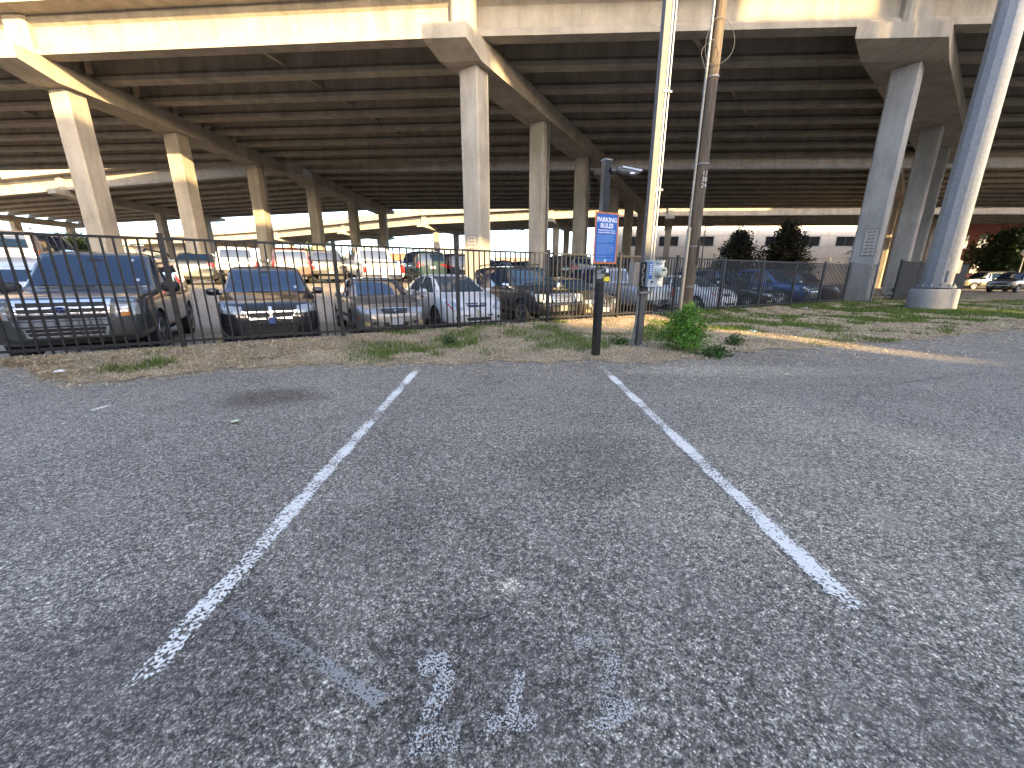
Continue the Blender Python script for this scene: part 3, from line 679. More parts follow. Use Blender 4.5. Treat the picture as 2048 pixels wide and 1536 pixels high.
    ax = Vector((.94, -.14, -.17)).normalized(); o = Vector((.17, -.03, 2.885))
    MB().tube([o, o+ax*.03, o+ax*.30], [.035, .046, .046], 16).obj('housing', M('camera_grey', (.13, .135, .14), .35), cr, smooth=40)
    MB().tube([o+ax*.30, o+ax*.312], [.040, .038], 16).obj('lens', dkp, cr, smooth=40)
    sdv = ax.cross(Vector((0, 0, 1))).normalized(); up = sdv.cross(ax)
    sh = MB(); rs = []
    for t in (.06, .36):
        rs.append([o+ax*t+sdv*(.058*math.sin(a))+up*(.058*math.cos(a)) for a in np.linspace(-1.15, 1.15, 9)]+[o+ax*t+sdv*(.063*math.sin(a))+up*(.063*math.cos(a)) for a in np.linspace(1.15, -1.15, 9)])
    sh.rings(rs).obj('sunshade', wh, cr, smooth=40)
    MB().box(o+ax*.22+up*(-.02)-sdv*-.047, (.07, .003, .03), Matrix.Rotation(R(-8), 3, 'Z')).obj('name_plate', MATS['sign_white'], cr)
sign_post()
#@@CARS
# ------------------------------------------------------------------ cars
def chaikin(p, n=1):
    for _ in range(n):
        q = [p[0]]
        for a, b in zip(p[:-1], p[1:]):
            q += [a*.78+b*.22, a*.22+b*.78]
        q.append(p[-1]); p = np.array(q)
    return p
class CarType:
    """parts of one kind of car, lofted once and shared by all of its copies"""
    def __init__(s, L, W, roof, belt, top, wid, bot, wheels, wr, rw, feats, glass):
        s.L, s.W = L, W; s.parts = []
        xs = np.unique(np.round(np.r_[np.linspace(0, L, 64), [p[0] for p in top], [.015, .04, L-.04, L-.015]], 4))
        T = np.interp(xs, *zip(*top)); WS = np.interp(xs, *zip(*wid))*W; ZB = np.interp(xs, *zip(*bot)); BL = np.interp(xs, *zip(*belt)) if isinstance(belt, list) else np.full(len(xs), belt)
        k = np.ones(3)/3
        Tp = np.convolve(np.pad(T, 1, 'edge'), k, 'valid'); T = .5*T+.5*Tp
        rings = []
        for x, t, ws, zb, bl in zip(xs, T, WS, ZB, BL):
            S = min(bl, t-.035); f = np.clip((t-bl)/(roof-bl), 0, 1); wt = ws*.90*(1-f)+wr*f; hs = S-zb
            e = min(.05, (t-S)*.45)
            h = np.array([(0, zb), (.72*ws, zb), (.91*ws, zb+.03*hs+.02), (.985*ws, zb+.2*hs), (ws, zb+.52*hs), (.985*ws, zb+.86*hs), (.95*ws, S), (wt, t-e), (wt*.86, t-e*.28), (wt*.4, t-.002), (0, t)])
            h = chaikin(h, 2); full = list(map(tuple, h))+[(-a, b) for a, b in h[-2:0:-1]]
            rings.append([(x-L/2, a, b) for a, b in full])
        mb = MB().rings(rings); me = mb.mesh('body', None)
        tmp = link('tmp', me); me.materials.append(MATS['paint0'])
        cm = MB()
        for xw in wheels:
            for sg in (-1, 1): cm.lathe([(rw+.065, sg*(W-.30)), (rw+.065, sg*(W+.3))], 28, axis='y', c=(xw-L/2, 0, rw-.01))
        cme = cm.mesh('cut', DARKP); ct = link('cut', cme)
        md = tmp.modifiers.new('b', 'BOOLEAN'); md.object = ct; md.operation = 'DIFFERENCE'; md.solver = 'EXACT'; md.material_mode = 'TRANSFER'
        body = bpy.data.meshes.new_from_object(tmp.evaluated_get(bpy.context.evaluated_depsgraph_get()))
        s.bvh = BVHTree.FromPolygons([Vector(p) for p in mb.v], mb.f)
        bpy.data.objects.remove(tmp); bpy.data.objects.remove(ct)
        body.polygons.foreach_set('use_smooth', [True]*len(body.polygons)); body.set_sharp_from_angle(angle=R(34)); body.name = 'body'
        s.parts.append(('body', body, None, 'paint', (0, 0, 0), 0))
        # wheels
        ty = MB().lathe([(rw*.66, -.10), (rw*.93, -.115), (rw, -.085), (rw, .085), (rw*.93, .115), (rw*.66, .10)], 28, axis='y').lathe([(rw*.655, -.035), (0, -.034)], 20, axis='y').mesh('tyre', RUBBER, 40)
        rim = MB(); rim.rings([[(r_*math.cos(2*math.pi*k_/28), h_, r_*math.sin(2*math.pi*k_/28)) for k_ in range(28)] for r_, h_ in ((rw*.60, -.04), (rw*.62, -.10), (rw*.68, -.108), (rw*.69, -.09), (rw*.66, -.04))], cap=False)
        for q in range(feats.get('spokes', 5)):
            a = 2*math.pi*q/feats.get('spokes', 5); rim.box((math.sin(a)*rw*.36, -.085, math.cos(a)*rw*.36), (.075, .03, rw*.62), Matrix.Rotation(a, 3, 'Y'))
        rim.lathe([(.07, -.07), (.07, -.105), (.0, -.11)], 12, axis='y')
        rim = rim.mesh('wheel', feats.get('rim', ALLOY), 40)
        for xw in wheels:
            for sg in (-1, 1):
                i = len(s.parts); s.parts.append(('wheel', rim, None, None, (xw-L/2, sg*(W-.125), rw), 0 if sg < 0 else math.pi))
                s.parts.append(('tyre', ty, i, None, (0, 0, 0), 0))
        # under floor
        s.parts.append(('underbody', MB().box((0, 0, .30), (L*.86, W*1.3, .16)).mesh('underbody', DARKP), None, None, (0, 0, 0), 0))
        for g in glass: s.patch(*g)
        for fz in feats['list']: s.patch(*fz)
        for (nm, verts, mat, par) in feats.get('extra', []): s.parts.append((nm, verts, None if par is None else s.find(par), 'paint' if verts.materials[0] == MATS['paint0'] else None, (0, 0, 0), 0))
    def find(s, nm):
        for i in range(len(s.parts)-1, -1, -1):
            if s.parts[i][0] == nm: return i
    def hit(s, view, a, b):
        if view == 'f': o, d = Vector((s.L, a, b)), Vector((-1, 0, 0))
        elif view == 'r': o, d = Vector((-s.L, a, b)), Vector((1, 0, 0))
        elif view == 'l': o, d = Vector((a-s.L/2, 3, b)), Vector((0, -1, 0))
        elif view == 't': o, d = Vector((a-s.L/2, b, 4)), Vector((0, 0, -1))
        else: o, d = Vector((a-s.L/2, -3, b)), Vector((0, 1, 0))
        h = s.bvh.ray_cast(o, d)
        if h[0] is None:
            h = s.bvh.find_nearest(o+d*s.L*.55)
        return h[0], -d
    def patch(s, nm, view, cs, mat, par=None, off=.008, depth=.03, nu=6, nv=4):
        """a panel lying on the car's skin: cs four 2-d corners in the given view; m mirrors it"""
        for mir in ((False, True) if view[-1] == 'm' else (False,)):
            v = view[0]; c = cs
            if mir:
                if v in 'fr': c = [(-a, b) for a, b in cs]
                elif v == 'l': v = 'x'
            G = []
            for i in range(nu+1):
                for j in range(nv+1):
                    u, w = i/nu, j/nv
                    a = (c[0][0]*(1-u)+c[1][0]*u)*(1-w)+(c[3][0]*(1-u)+c[2][0]*u)*w; b = (c[0][1]*(1-u)+c[1][1]*u)*(1-w)+(c[3][1]*(1-u)+c[2][1]*u)*w
                    h, d = s.hit(v, a, b); G.append((h+d*off, d))
            mb = MB(); n = nv+1
            mb.v = [tuple(p) for p, d in G]; mb.f = [(i*n+j, (i+1)*n+j, (i+1)*n+j+1, i*n+j+1) for i in range(nu) for j in range(nv)]
            bd = [i*n for i in range(nu+1)]+[nu*n+j for j in range(1, n)]+[i*n+nv for i in range(nu-1, -1, -1)]+[j for j in range(nv-1, 0, -1)]
            m0 = len(mb.v); mb.v += [tuple(G[k][0]-G[k][1]*depth) for k in bd]; q = len(bd)
            mb.f += [(bd[k], bd[(k+1) % q], m0+(k+1) % q, m0+k) for k in range(q)]
            s.parts.append((nm, mb.mesh(nm, mat, 40), None if par is None else s.find(par), 'paint' if mat == MATS['paint0'] else None, (0, 0, 0), 0))
    def build(s, name, label, paint, x, y, head, group=None, simple=False, cat='car'):
        t = thing(name, label, cat, (x, y, hgt(x, y)), head, group); objs = []
        # seat the car on the slope of the lot
        fx, fy = math.cos(head), math.sin(head); d = s.L*.3
        t.rotation_euler = (0, -math.atan2(hgt(x+fx*d, y+fy*d)-hgt(x-fx*d, y-fy*d), 2*d), head)
        for nm, me, par, pk, loc, rz in s.parts:
            if simple and par is not None and nm != 'tyre': objs.append(None); continue
            o = link(nm, me, t if par is None else objs[par], loc, rz); objs.append(o)
            if pk == 'paint' and len(o.material_slots): o.material_slots[0].link = 'OBJECT'; o.material_slots[0].material = paint
        return t
M('paint0', (.3, .3, .3), .3)
def paint(name, col, metal=.0, rough=.28): return M('paint_'+name, col, rough, metal, spec=.5, coat=.9)
PB = paint('black', (.008, .008, .010)); PGR = paint('gunmetal', (.105, .108, .105), .55); PSI = paint('silver', (.30, .30, .30), .5)
PSI2 = paint('champagne', (.24, .23, .215), .5); PW = paint('white', (.55, .56, .57)); PNB = paint('navy', (.012, .025, .085), .2); PBL = paint('blue', (.02, .085, .26), .3)
PMA = paint('maroon', (.10, .012, .016), .2); POL = paint('bronze', (.10, .085, .065), .4); PTE = paint('teal', (.012, .032, .036), .2); PRE = paint('rust', (.065, .016, .010), .2); PDG = paint('dark_grey', (.04, .042, .045), .3); PSL = paint('pale_blue', (.26, .30, .36), .4)
def mirrors(L, x, W, z, mat=DARKP, sz=(.12, .24, .17)):
    out = []
    for sg in (-1, 1):
        m = MB(); rs = []
        for dx, k in ((-.5, .75), (-.35, 1), (.2, .95), (.5, .6)):
            rs.append([(x-L/2+dx*sz[0], sg*(W+.115)+math.copysign(1, math.cos(a))*abs(math.cos(a))**.6*sz[1]/2*k, z+math.copysign(1, math.sin(a))*abs(math.sin(a))**.6*sz[2]/2*k) for a in [2*math.pi*q/12+.26 for q in range(12)]])
        m.rings(rs).box((x-L/2+.02, sg*(W-.03), z-.05), (.05, .12, .05)); out.append(('mirror', m.mesh('mirror', mat, 50), None, None))
    return out
def rails(L, x0, x1, y, z):
    return [('roof_rail', MB().tube([(x0-L/2, sg*y, z-.05), (x0+.12-L/2, sg*y, z), (x1-.12-L/2, sg*y, z), (x1-L/2, sg*y, z-.05)], .022, 6).mesh('roof_rail', DARKP, 50), None, None) for sg in (-1, 1)]
def disc(nm, x, y, z, r, mat, par=None, d=.02, sy=1., n=16):
    m = MB().lathe([(r, -d), (r, 0), (r*.8, d*.5), (0, d*.6)], n, axis='x'); m.v = [(a+x, b*sy+y, c+z) for a, b, c in m.v]; return (nm, m.mesh(nm, mat, 40), None, par)
def textp(nm, body, size, mat, x, y, z):
    me = text_mesh(body, size, mat, extrude=.002); me.transform(Matrix.Translation((x, y, z)) @ Matrix.Rotation(R(90), 4, 'Z') @ Matrix.Rotation(R(90), 4, 'X')); return me
q4 = lambda a0, a1, b0, b1: [(a0, b0), (a1, b0), (a1, b1), (a0, b1)]
def body_trim(L, z, x0, x1): return ('side_trim', 'lm', q4(x0, x1, z-.03, z+.03), DARKP, None, .012, .02, 10, 1)
def seams(xs, z0, z1): return [('door_seam', 'lm', q4(x, x+.012, z0, z1), DARKP, None, .0015, .01, 1, 6) for x in xs]
def handles(xs, z): return [('door_handle', 'lm', q4(x-.09, x+.09, z-.018, z+.018), DARKP, None, .03, .02, 2, 1) for x in xs]

# full-size SUV
L = 5.2
fx = L/2
BIG = CarType(L, 1.0, 1.90, 1.17, [(0, .95), (.03, 1.15), (.12, 1.72), (.22, 1.84), (.5, 1.89), (1.5, 1.91), (2.9, 1.90), (3.05, 1.87), (3.72, 1.24), (3.85, 1.20), (4.75, 1.14), (5.05, 1.08), (5.15, 1.0), (5.2, .80)],
    [(0, .86), (.08, .94), (.3, .98), (1, 1), (4.4, 1), (4.9, .97), (5.08, .91), (5.16, .84), (5.2, .72)], [(0, .45), (.3, .36), (4.6, .33), (5.05, .34), (5.2, .44)], (1.12, 4.22), .80, .395,
    dict(rim=ALLOY, list=[
        ('grille', 'f', [(-.53, .74), (.53, .74), (.57, 1.06), (-.57, 1.06)], CHROME, None, .03, .08, 8, 3)]+
        [('grille_slot', 'f', [(-.49, z), (.49, z), (.50, z+.062), (-.50, z+.062)], DARKP, 'grille', .036, .03, 8, 1) for z in (.765, .86, .955)]+[
        ('headlight', 'fm', [(.60, .76), (.94, .80), (.95, 1.05), (.62, 1.05)], LENS, None, .012, .05, 6, 3),
        ('turn_lamp', 'fm', [(.66, .775), (.82, .785), (.82, .85), (.66, .84)], AMBER, None, .018, .02, 3, 1),
        ('bumper_bar', 'f', [(-.55, .655), (.55, .655), (.57, .725), (-.57, .725)], CHROME, None, .03, .05, 8, 1),
        ('lower_trim', 'f', [(-.46, .475), (.46, .475), (.50, .63), (-.50, .63)], CHROME, None, .014, .04, 8, 1),
        ('lower_grille', 'f', [(-.43, .505), (.43, .505), (.46, .615), (-.46, .615)], DARKP, None, .020, .04, 8, 1),
        ('lower_bar', 'f', q4(-.44, .44, .552, .566), CHROME, None, .026, .02, 8, 1),
        ('tail_light', 'rm', q4(.80, .96, .9, 1.35), RED), ('plate', 'r', q4(-.16, .16, .78, .93), PLATE),
        ('skid_panel', 'f', q4(-.8, .8, .40, .455), PGR, None, .01, .03, 8, 1)]+seams((1.75, 2.75, 3.72), .5, 1.2)+handles((2.0, 3.0), 1.03),
        extra=mirrors(L, 3.55, 1.0, 1.22, DARKP, (.14, .30, .22))+rails(L, .5, 2.9, .70, 1.985)+[disc('fog_light_ring', fx-.105, sg*.69, .56, .082, CHROME) for sg in (-1, 1)]+[disc('fog_light', fx-.09, sg*.69, .56, .062, LENS, None, .02) for sg in (-1, 1)]+
        [disc('emblem', fx+.045, 0, .91, .055, CHROME, 'grille', .02, 2.1), disc('emblem_face', fx+.052, 0, .91, .046, M('emblem_blue', (.01, .03, .16), .25), 'grille', .02, 2.2),
         ('emblem_letters', textp('emblem_letters', 'Ford', .075, CHROME, fx+.072, 0, .905), None, 'grille')]),
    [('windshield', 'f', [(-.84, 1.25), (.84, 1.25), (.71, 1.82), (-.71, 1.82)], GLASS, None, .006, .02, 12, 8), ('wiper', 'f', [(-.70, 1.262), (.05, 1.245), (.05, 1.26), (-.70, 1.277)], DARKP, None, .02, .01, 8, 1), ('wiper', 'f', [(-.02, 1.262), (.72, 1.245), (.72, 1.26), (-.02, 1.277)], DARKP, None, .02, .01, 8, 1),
     ('inspection_sticker', 'f', q4(.60, .67, 1.33, 1.38), PLATE, None, .009, .002, 1, 1), ('mirror_pad', 'f', q4(-.11, .11, 1.70, 1.76), DARKP, None, .009, .002, 1, 1), ('toll_tag', 'f', q4(.50, .57, 1.72, 1.76), PLATE, None, .009, .002, 1, 1), ('side_window', 'lm', [(2.80, 1.22), (3.55, 1.22), (3.12, 1.78), (2.80, 1.80)], GLASS), ('side_window', 'lm', [(1.80, 1.22), (2.72, 1.22), (2.72, 1.80), (1.80, 1.80)], GLASS), ('side_window', 'lm', [(.42, 1.24), (1.70, 1.22), (1.70, 1.80), (.50, 1.76)], GLASS), ('rear_window', 'r', [(-.72, 1.3), (.72, 1.3), (.66, 1.75), (-.66, 1.75)], GLASS)])
# crossover with cross-shaped grille
L = 4.85; fx = L/2
CROSS = CarType(L, .92, 1.66, 1.04, [(0, .85), (.04, 1.05), (.25, 1.5), (.4, 1.60), (.9, 1.65), (1.8, 1.68), (2.6, 1.66), (2.8, 1.62), (3.62, 1.13), (3.75, 1.08), (4.5, .97), (4.72, .89), (4.82, .75), (4.85, .6)],
    [(0, .82), (.08, .92), (.3, .97), (1, 1), (4.0, 1), (4.5, .95), (4.7, .87), (4.80, .76), (4.85, .64)], [(0, .38), (.3, .26), (4.4, .22), (4.75, .20), (4.85, .28)], (.95, 3.84), .70, .36,
    dict(list=[('grille', 'f', [(-.34, .63), (.34, .63), (.46, .84), (-.46, .84)], DARKP, None, .012, .04, 8, 3),
        ('grille_bar', 'f', [(-.43, .735), (.43, .735), (.445, .762), (-.445, .762)], CHROME, 'grille', .03, .03, 8, 1), ('grille_bar', 'f', [(-.028, .63), (.028, .63), (.028, .85), (-.028, .85)], CHROME, 'grille', .032, .03, 1, 3),
        ('grille_trim', 'f', [(-.37, .605), (.37, .605), (.35, .635), (-.35, .635)], CHROME, 'grille', .022, .03, 8, 1), ('grille_trim', 'fm', [(.33, .62), (.37, .61), (.475, .77), (.445, .775)], CHROME, 'grille', .022, .03, 2, 3),
        ('headlight', 'fm', [(.47, .70), (.84, .74), (.82, .895), (.47, .855)], LENS, None, .012, .04, 6, 3),
        ('bumper_step', 'f', [(-.80, .50), (.80, .50), (.80, .535), (-.80, .535)], paint('black2', (.02, .02, .022)), None, .02, .03, 10, 1),
        ('front_plate', 'f', q4(-.05, .06, .52, .64), M('plate_blue', (.06, .09, .28), .5), None, .04, .03, 1, 1), ('front_plate', 'f', q4(.06, .16, .56, .62), M('plate_olive', (.12, .13, .06), .5), None, .035, .03, 1, 1),
        ('lower_grille', 'f', [(-.42, .30), (.42, .30), (.46, .46), (-.46, .46)], DARKP, None, .010, .04, 8, 2), ('lip', 'f', q4(-.72, .72, .245, .268), M('lip_red', (.16, .012, .015), .4), None, .03, .03, 10, 1),
        ('tail_light', 'rm', q4(.66, .88, .85, 1.1), RED), ('plate', 'r', q4(-.16, .16, .72, .85), PLATE)]+seams((1.6, 2.6, 3.5), .4, 1.05)+handles((1.85, 2.85), .92),
        extra=mirrors(L, 3.25, .92, 1.10, MATS["paint0"], (.12, .24, .16))+[disc('fog_light', fx-.06-.02*k, sg*.60, .37, .05, LENS) for k, sg in ((0, -1), (0, 1))]),
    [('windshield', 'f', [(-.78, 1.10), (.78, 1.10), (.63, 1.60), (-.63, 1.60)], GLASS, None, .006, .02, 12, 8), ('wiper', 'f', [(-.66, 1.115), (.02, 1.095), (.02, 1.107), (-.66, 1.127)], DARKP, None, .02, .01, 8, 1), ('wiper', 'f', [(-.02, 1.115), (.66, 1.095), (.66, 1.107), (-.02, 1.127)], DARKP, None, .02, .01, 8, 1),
     ('inspection_sticker', 'f', q4(.52, .60, 1.17, 1.22), PLATE, None, .009, .002, 1, 1), ('mirror_pad', 'f', q4(-.10, .10, 1.50, 1.55), DARKP, None, .009, .002, 1, 1), ('side_window', 'lm', [(2.52, 1.09), (3.42, 1.09), (2.86, 1.54), (2.52, 1.57)], GLASS), ('side_window', 'lm', [(1.55, 1.09), (2.45, 1.09), (2.45, 1.58), (1.55, 1.58)], GLASS), ('side_window', 'lm', [(.55, 1.15), (1.47, 1.09), (1.47, 1.57), (.75, 1.53)], GLASS), ('rear_window', 'r', [(-.66, 1.12), (.66, 1.12), (.58, 1.5), (-.58, 1.5)], GLASS)])
# compact sports sedan
L = 4.45; fx = L/2
SEDA = CarType(L, .86, 1.38, .90, [(0, .72), (.04, .92), (.12, .98), (.72, 1.01), (1.35, 1.32), (1.6, 1.38), (2.1, 1.41), (2.45, 1.39), (2.62, 1.35), (3.30, .98), (3.42, .94), (4.1, .80), (4.32, .72), (4.42, .60), (4.45, .5)],
    [(0, .78), (.06, .88), (.3, .96), (1, 1), (3.6, 1), (4.1, .95), (4.3, .86), (4.40, .74), (4.45, .60)], [(0, .35), (.3, .22), (4.0, .18), (4.35, .19), (4.45, .28)], (.88, 3.55), .60, .315,
    dict(list=[('grille', 'f', [(-.27, .60), (.27, .60), (.31, .71), (-.31, .71)], DARKP, None, .012, .04, 8, 2), ('grille_trim', 'f', [(-.32, .712), (.32, .712), (.33, .73), (-.33, .73)], CHROME, 'grille', .014, .02, 8, 1)]+[('grille_bar', 'f', q4(-.27, .27, z, z+.008), M('grey_plastic', (.1, .1, .1), .5), 'grille', .016, .02, 8, 1) for z in (.63, .66, .685)]+[
        ('headlight', 'fm', [(.36, .60), (.77, .61), (.79, .715), (.44, .725)], LENS, None, .012, .04, 8, 3),
        ('bumper_intake', 'f', [(-.26, .30), (.26, .30), (.30, .40), (-.30, .40)], DARKP, None, .008, .03, 6, 1), ('bumper_intake', 'fm', q4(.40, .52, .36, .42), DARKP, None, .008, .03, 2, 1), ('front_plate', 'f', q4(-.15, .15, .34, .48), PLATE, None, .03, .03, 2, 1),
        ('fog_light', 'fm', q4(.55, .70, .335, .42), M('fog_yellow', (.5, .42, .22), .2, .2), None, .012, .03, 3, 2), ('side_marker', 'lm', q4(4.12, 4.2, .50, .54), RED, None, .01, .02, 1, 1),
        ('tail_light', 'rm', q4(.5, .78, .74, .9), RED), ('plate', 'r', q4(-.16, .16, .7, .82), PLATE)]+seams((1.45, 2.35, 3.2), .35, .92)+handles((1.65, 2.55), .82)+[body_trim(L, .5, .9, 3.6)],
        extra=mirrors(L, 2.98, .86, .99, MATS["paint0"], (.11, .2, .13))+[disc('emblem', fx+.025, 0, .655, .035, CHROME, 'grille', .015, 1.3)]),
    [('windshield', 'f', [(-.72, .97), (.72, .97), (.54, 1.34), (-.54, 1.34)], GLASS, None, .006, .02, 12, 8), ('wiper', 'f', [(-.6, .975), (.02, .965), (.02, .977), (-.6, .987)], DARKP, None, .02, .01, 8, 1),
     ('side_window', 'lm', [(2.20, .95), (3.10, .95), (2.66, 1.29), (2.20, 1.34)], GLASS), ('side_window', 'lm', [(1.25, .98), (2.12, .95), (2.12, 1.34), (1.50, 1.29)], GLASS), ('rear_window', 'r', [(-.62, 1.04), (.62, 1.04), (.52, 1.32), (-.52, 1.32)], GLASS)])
# cab-forward family sedan
L = 4.5; fx = L/2
SEDB = CarType(L, .89, 1.49, .96, [(0, .75), (.04, .98), (.12, 1.06), (.55, 1.10), (1.2, 1.40), (1.55, 1.48), (2.0, 1.51), (2.45, 1.49), (2.65, 1.45), (3.55, 1.02), (3.68, .98), (4.1, .88), (4.32, .76), (4.45, .60), (4.5, .5)],
    [(0, .80), (.06, .90), (.3, .97), (1, 1), (3.7, 1), (4.15, .95), (4.33, .86), (4.45, .72), (4.5, .56)], [(0, .35), (.3, .24), (4.1, .2), (4.4, .2), (4.5, .3)], (.85, 3.56), .62, .32,
    dict(spokes=7, list=[('grille', 'f', [(-.26, .665), (.26, .665), (.31, .76), (-.31, .76)], DARKP, None, .012, .04, 8, 2), ('grille_bar', 'f', [(-.27, .715), (.27, .715), (.28, .727), (-.28, .727)], CHROME, 'grille', .016, .02, 6, 1),
        ('headlight', 'fm', [(.42, .62), (.66, .56), (.80, .80), (.68, .88)], LENS, None, .012, .04, 6, 4), ('corner_marker', 'fm', [(.66, .60), (.70, .60), (.81, .78), (.78, .80)], RED, None, .016, .02, 1, 3),
        ('bumper_intake', 'f', [(-.32, .32), (.32, .32), (.36, .40), (-.36, .40)], DARKP, None, .006, .03, 8, 1), ('bumper_slot', 'fm', [(.26, .43), (.40, .44), (.42, .47), (.24, .46)], DARKP, None, .006, .03, 3, 1), ('front_plate', 'f', q4(-.07, .07, .44, .60), M('plate_beige', (.36, .34, .28), .6), None, .02, .03, 1, 1),
        ('fog_light', 'fm', q4(.55, .63, .36, .43), DARKP, None, .01, .03, 2, 2), ('tail_light', 'rm', q4(.6, .84, .8, 1.0), RED), ('plate', 'r', q4(-.16, .16, .8, .92), PLATE)]+seams((1.45, 2.4, 3.42), .35, .97)+handles((1.65, 2.62), .88),
        extra=mirrors(L, 3.1, .89, 1.04, MATS["paint0"], (.12, .2, .14))+[disc('emblem', fx+.03, 0, .72, .045, CHROME, 'grille', .015, 1.1)]),
    [('windshield', 'f', [(-.75, 1.02), (.75, 1.02), (.56, 1.44), (-.56, 1.44)], GLASS_B, None, .006, .02, 12, 8),
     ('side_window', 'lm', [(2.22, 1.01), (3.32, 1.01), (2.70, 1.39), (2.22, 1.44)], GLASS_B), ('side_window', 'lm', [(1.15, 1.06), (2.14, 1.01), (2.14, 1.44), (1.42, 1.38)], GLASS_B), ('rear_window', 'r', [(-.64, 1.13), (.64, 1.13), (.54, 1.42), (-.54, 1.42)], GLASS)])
# mid-size SUV with bright face
L = 4.75; fx = L/2
SUV = CarType(L, .93, 1.75, 1.08, [(0, .9), (.04, 1.1), (.16, 1.6), (.28, 1.70), (.7, 1.76), (1.6, 1.78), (2.6, 1.75), (2.75, 1.71), (3.35, 1.18), (3.48, 1.13), (4.3, 1.04), (4.6, .97), (4.71, .85), (4.75, .7)],
    [(0, .86), (.08, .93), (.3, .98), (1, 1), (4.0, 1), (4.45, .97), (4.62, .90), (4.71, .82), (4.75, .70)], [(0, .45), (.3, .34), (4.2, .32), (4.6, .33), (4.75, .42)], (.98, 3.80), .74, .37,
    dict(list=[('grille', 'f', [(-.38, .70), (.38, .70), (.42, .93), (-.42, .93)], CHROME, None, .02, .05, 8, 3)]+[('grille_slot', 'f', [(-.35, z), (.35, z), (.36, z+.05), (-.36, z+.05)], M('grille_grey', (.07, .07, .07), .4), 'grille', .026, .03, 8, 1) for z in (.72, .79, .86)]+[
        ('headlight', 'fm', [(.46, .70), (.86, .73), (.87, .93), (.46, .92)], LENS, None, .014, .05, 6, 3), ('bumper_bar', 'f', q4(-.80, .80, .60, .66), CHROME, None, .012, .05, 10, 1),
        ('lower_grille', 'f', q4(-.42, .42, .43, .56), DARKP, None, .012, .04, 8, 2), ('bull_bar_plate', 'f', q4(-.16, .16, .44, .60), M('plate_grey', (.16, .16, .15), .6), None, .03, .03, 2, 1),
        ('tail_light', 'rm', q4(.74, .91, .85, 1.15), RED), ('plate', 'r', q4(-.16, .16, .78, .92), PLATE), ('reflector', 'rm', q4(.5, .74, .95, 1.03), RED)]+seams((1.55, 2.5, 3.4), .45, 1.1)+handles((1.8, 2.75), .96)+[body_trim(L, .66, 1.45, 3.3)],
        extra=mirrors(L, 3.12, .93, 1.16, CHROME, (.13, .24, .18))+rails(L, .5, 2.5, .66, 1.835)+[disc('fog_light', fx-.06, sg*.62, .52, .06, LENS) for sg in (-1, 1)]),
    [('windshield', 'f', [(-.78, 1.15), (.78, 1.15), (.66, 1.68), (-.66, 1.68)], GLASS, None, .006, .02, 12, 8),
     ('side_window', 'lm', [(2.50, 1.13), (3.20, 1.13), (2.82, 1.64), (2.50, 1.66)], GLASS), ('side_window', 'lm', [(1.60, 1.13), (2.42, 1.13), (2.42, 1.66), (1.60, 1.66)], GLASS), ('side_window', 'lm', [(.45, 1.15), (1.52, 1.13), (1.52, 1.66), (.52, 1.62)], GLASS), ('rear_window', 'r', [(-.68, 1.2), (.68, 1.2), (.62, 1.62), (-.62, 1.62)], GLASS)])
# pickup
L = 5.6; fx = L/2
PICK = CarType(L, .97, 1.80, 1.12, [(0, .95), (.03, 1.14), (.08, 1.16), (1.92, 1.16), (1.98, 1.22), (2.12, 1.72), (2.25, 1.80), (2.9, 1.84), (3.45, 1.81), (3.6, 1.77), (4.18, 1.22), (4.3, 1.17), (5.2, 1.10), (5.45, 1.03), (5.56, .92), (5.6, .75)],
    [(0, .93), (.06, .97), (.3, 1), (5.0, 1), (5.35, .96), (5.5, .90), (5.57, .82), (5.6, .72)], [(0, .52), (.3, .42), (5.1, .38), (5.5, .36), (5.6, .45)], (1.15, 4.6), .76, .39,
    dict(list=[('bed', 't', [(.12, -.74), (1.86, -.74), (1.86, .74), (.12, .74)], DARKP, None, .004, .02, 4, 4), ('grille', 'f', q4(-.45, .45, .72, .98), CHROME, None, .02, .05, 8, 3), ('grille_slot', 'f', q4(-.41, .41, .75, .84), DARKP, 'grille', .026, .03, 8, 1), ('grille_slot', 'f', q4(-.41, .41, .86, .95), DARKP, 'grille', .026, .03, 8, 1),
        ('headlight', 'fm', q4(.52, .88, .74, .98), LENS, None, .014, .05, 6, 3), ('bumper_bar', 'f', q4(-.82, .82, .46, .64), CHROME, None, .03, .06, 10, 2),
        ('tail_light', 'rm', q4(.78, .92, .72, 1.10), RED), ('rear_bumper', 'r', q4(-.9, .9, .50, .66), CHROME, None, .10, .15, 8, 1), ('plate', 'r', q4(-.16, .16, .50, .62), PLATE, None, .12, .03, 1, 1), ('tailgate_seam', 'r', q4(-.74, .74, 1.08, 1.09), DARKP, None, .006, .02, 6, 1), ('brake_lamp', 'r', q4(-.12, .12, 1.70, 1.73), RED, None, .01, .02, 2, 1)]+seams((2.2, 3.0, 4.1), .5, 1.15)+handles((2.4, 3.2), 1.02),
        extra=mirrors(L, 3.95, .97, 1.22, DARKP, (.14, .24, .2))),
    [('windshield', 'f', [(-.82, 1.20), (.82, 1.20), (.68, 1.75), (-.68, 1.75)], GLASS, None, .006, .02, 12, 8), ('side_window', 'lm', [(3.02, 1.18), (4.02, 1.18), (3.60, 1.70), (3.02, 1.72)], GLASS), ('side_window', 'lm', [(2.25, 1.18), (2.94, 1.18), (2.94, 1.72), (2.30, 1.70)], GLASS), ('rear_window', 'r', [(-.68, 1.26), (.68, 1.26), (.62, 1.66), (-.62, 1.66)], GLASS)])

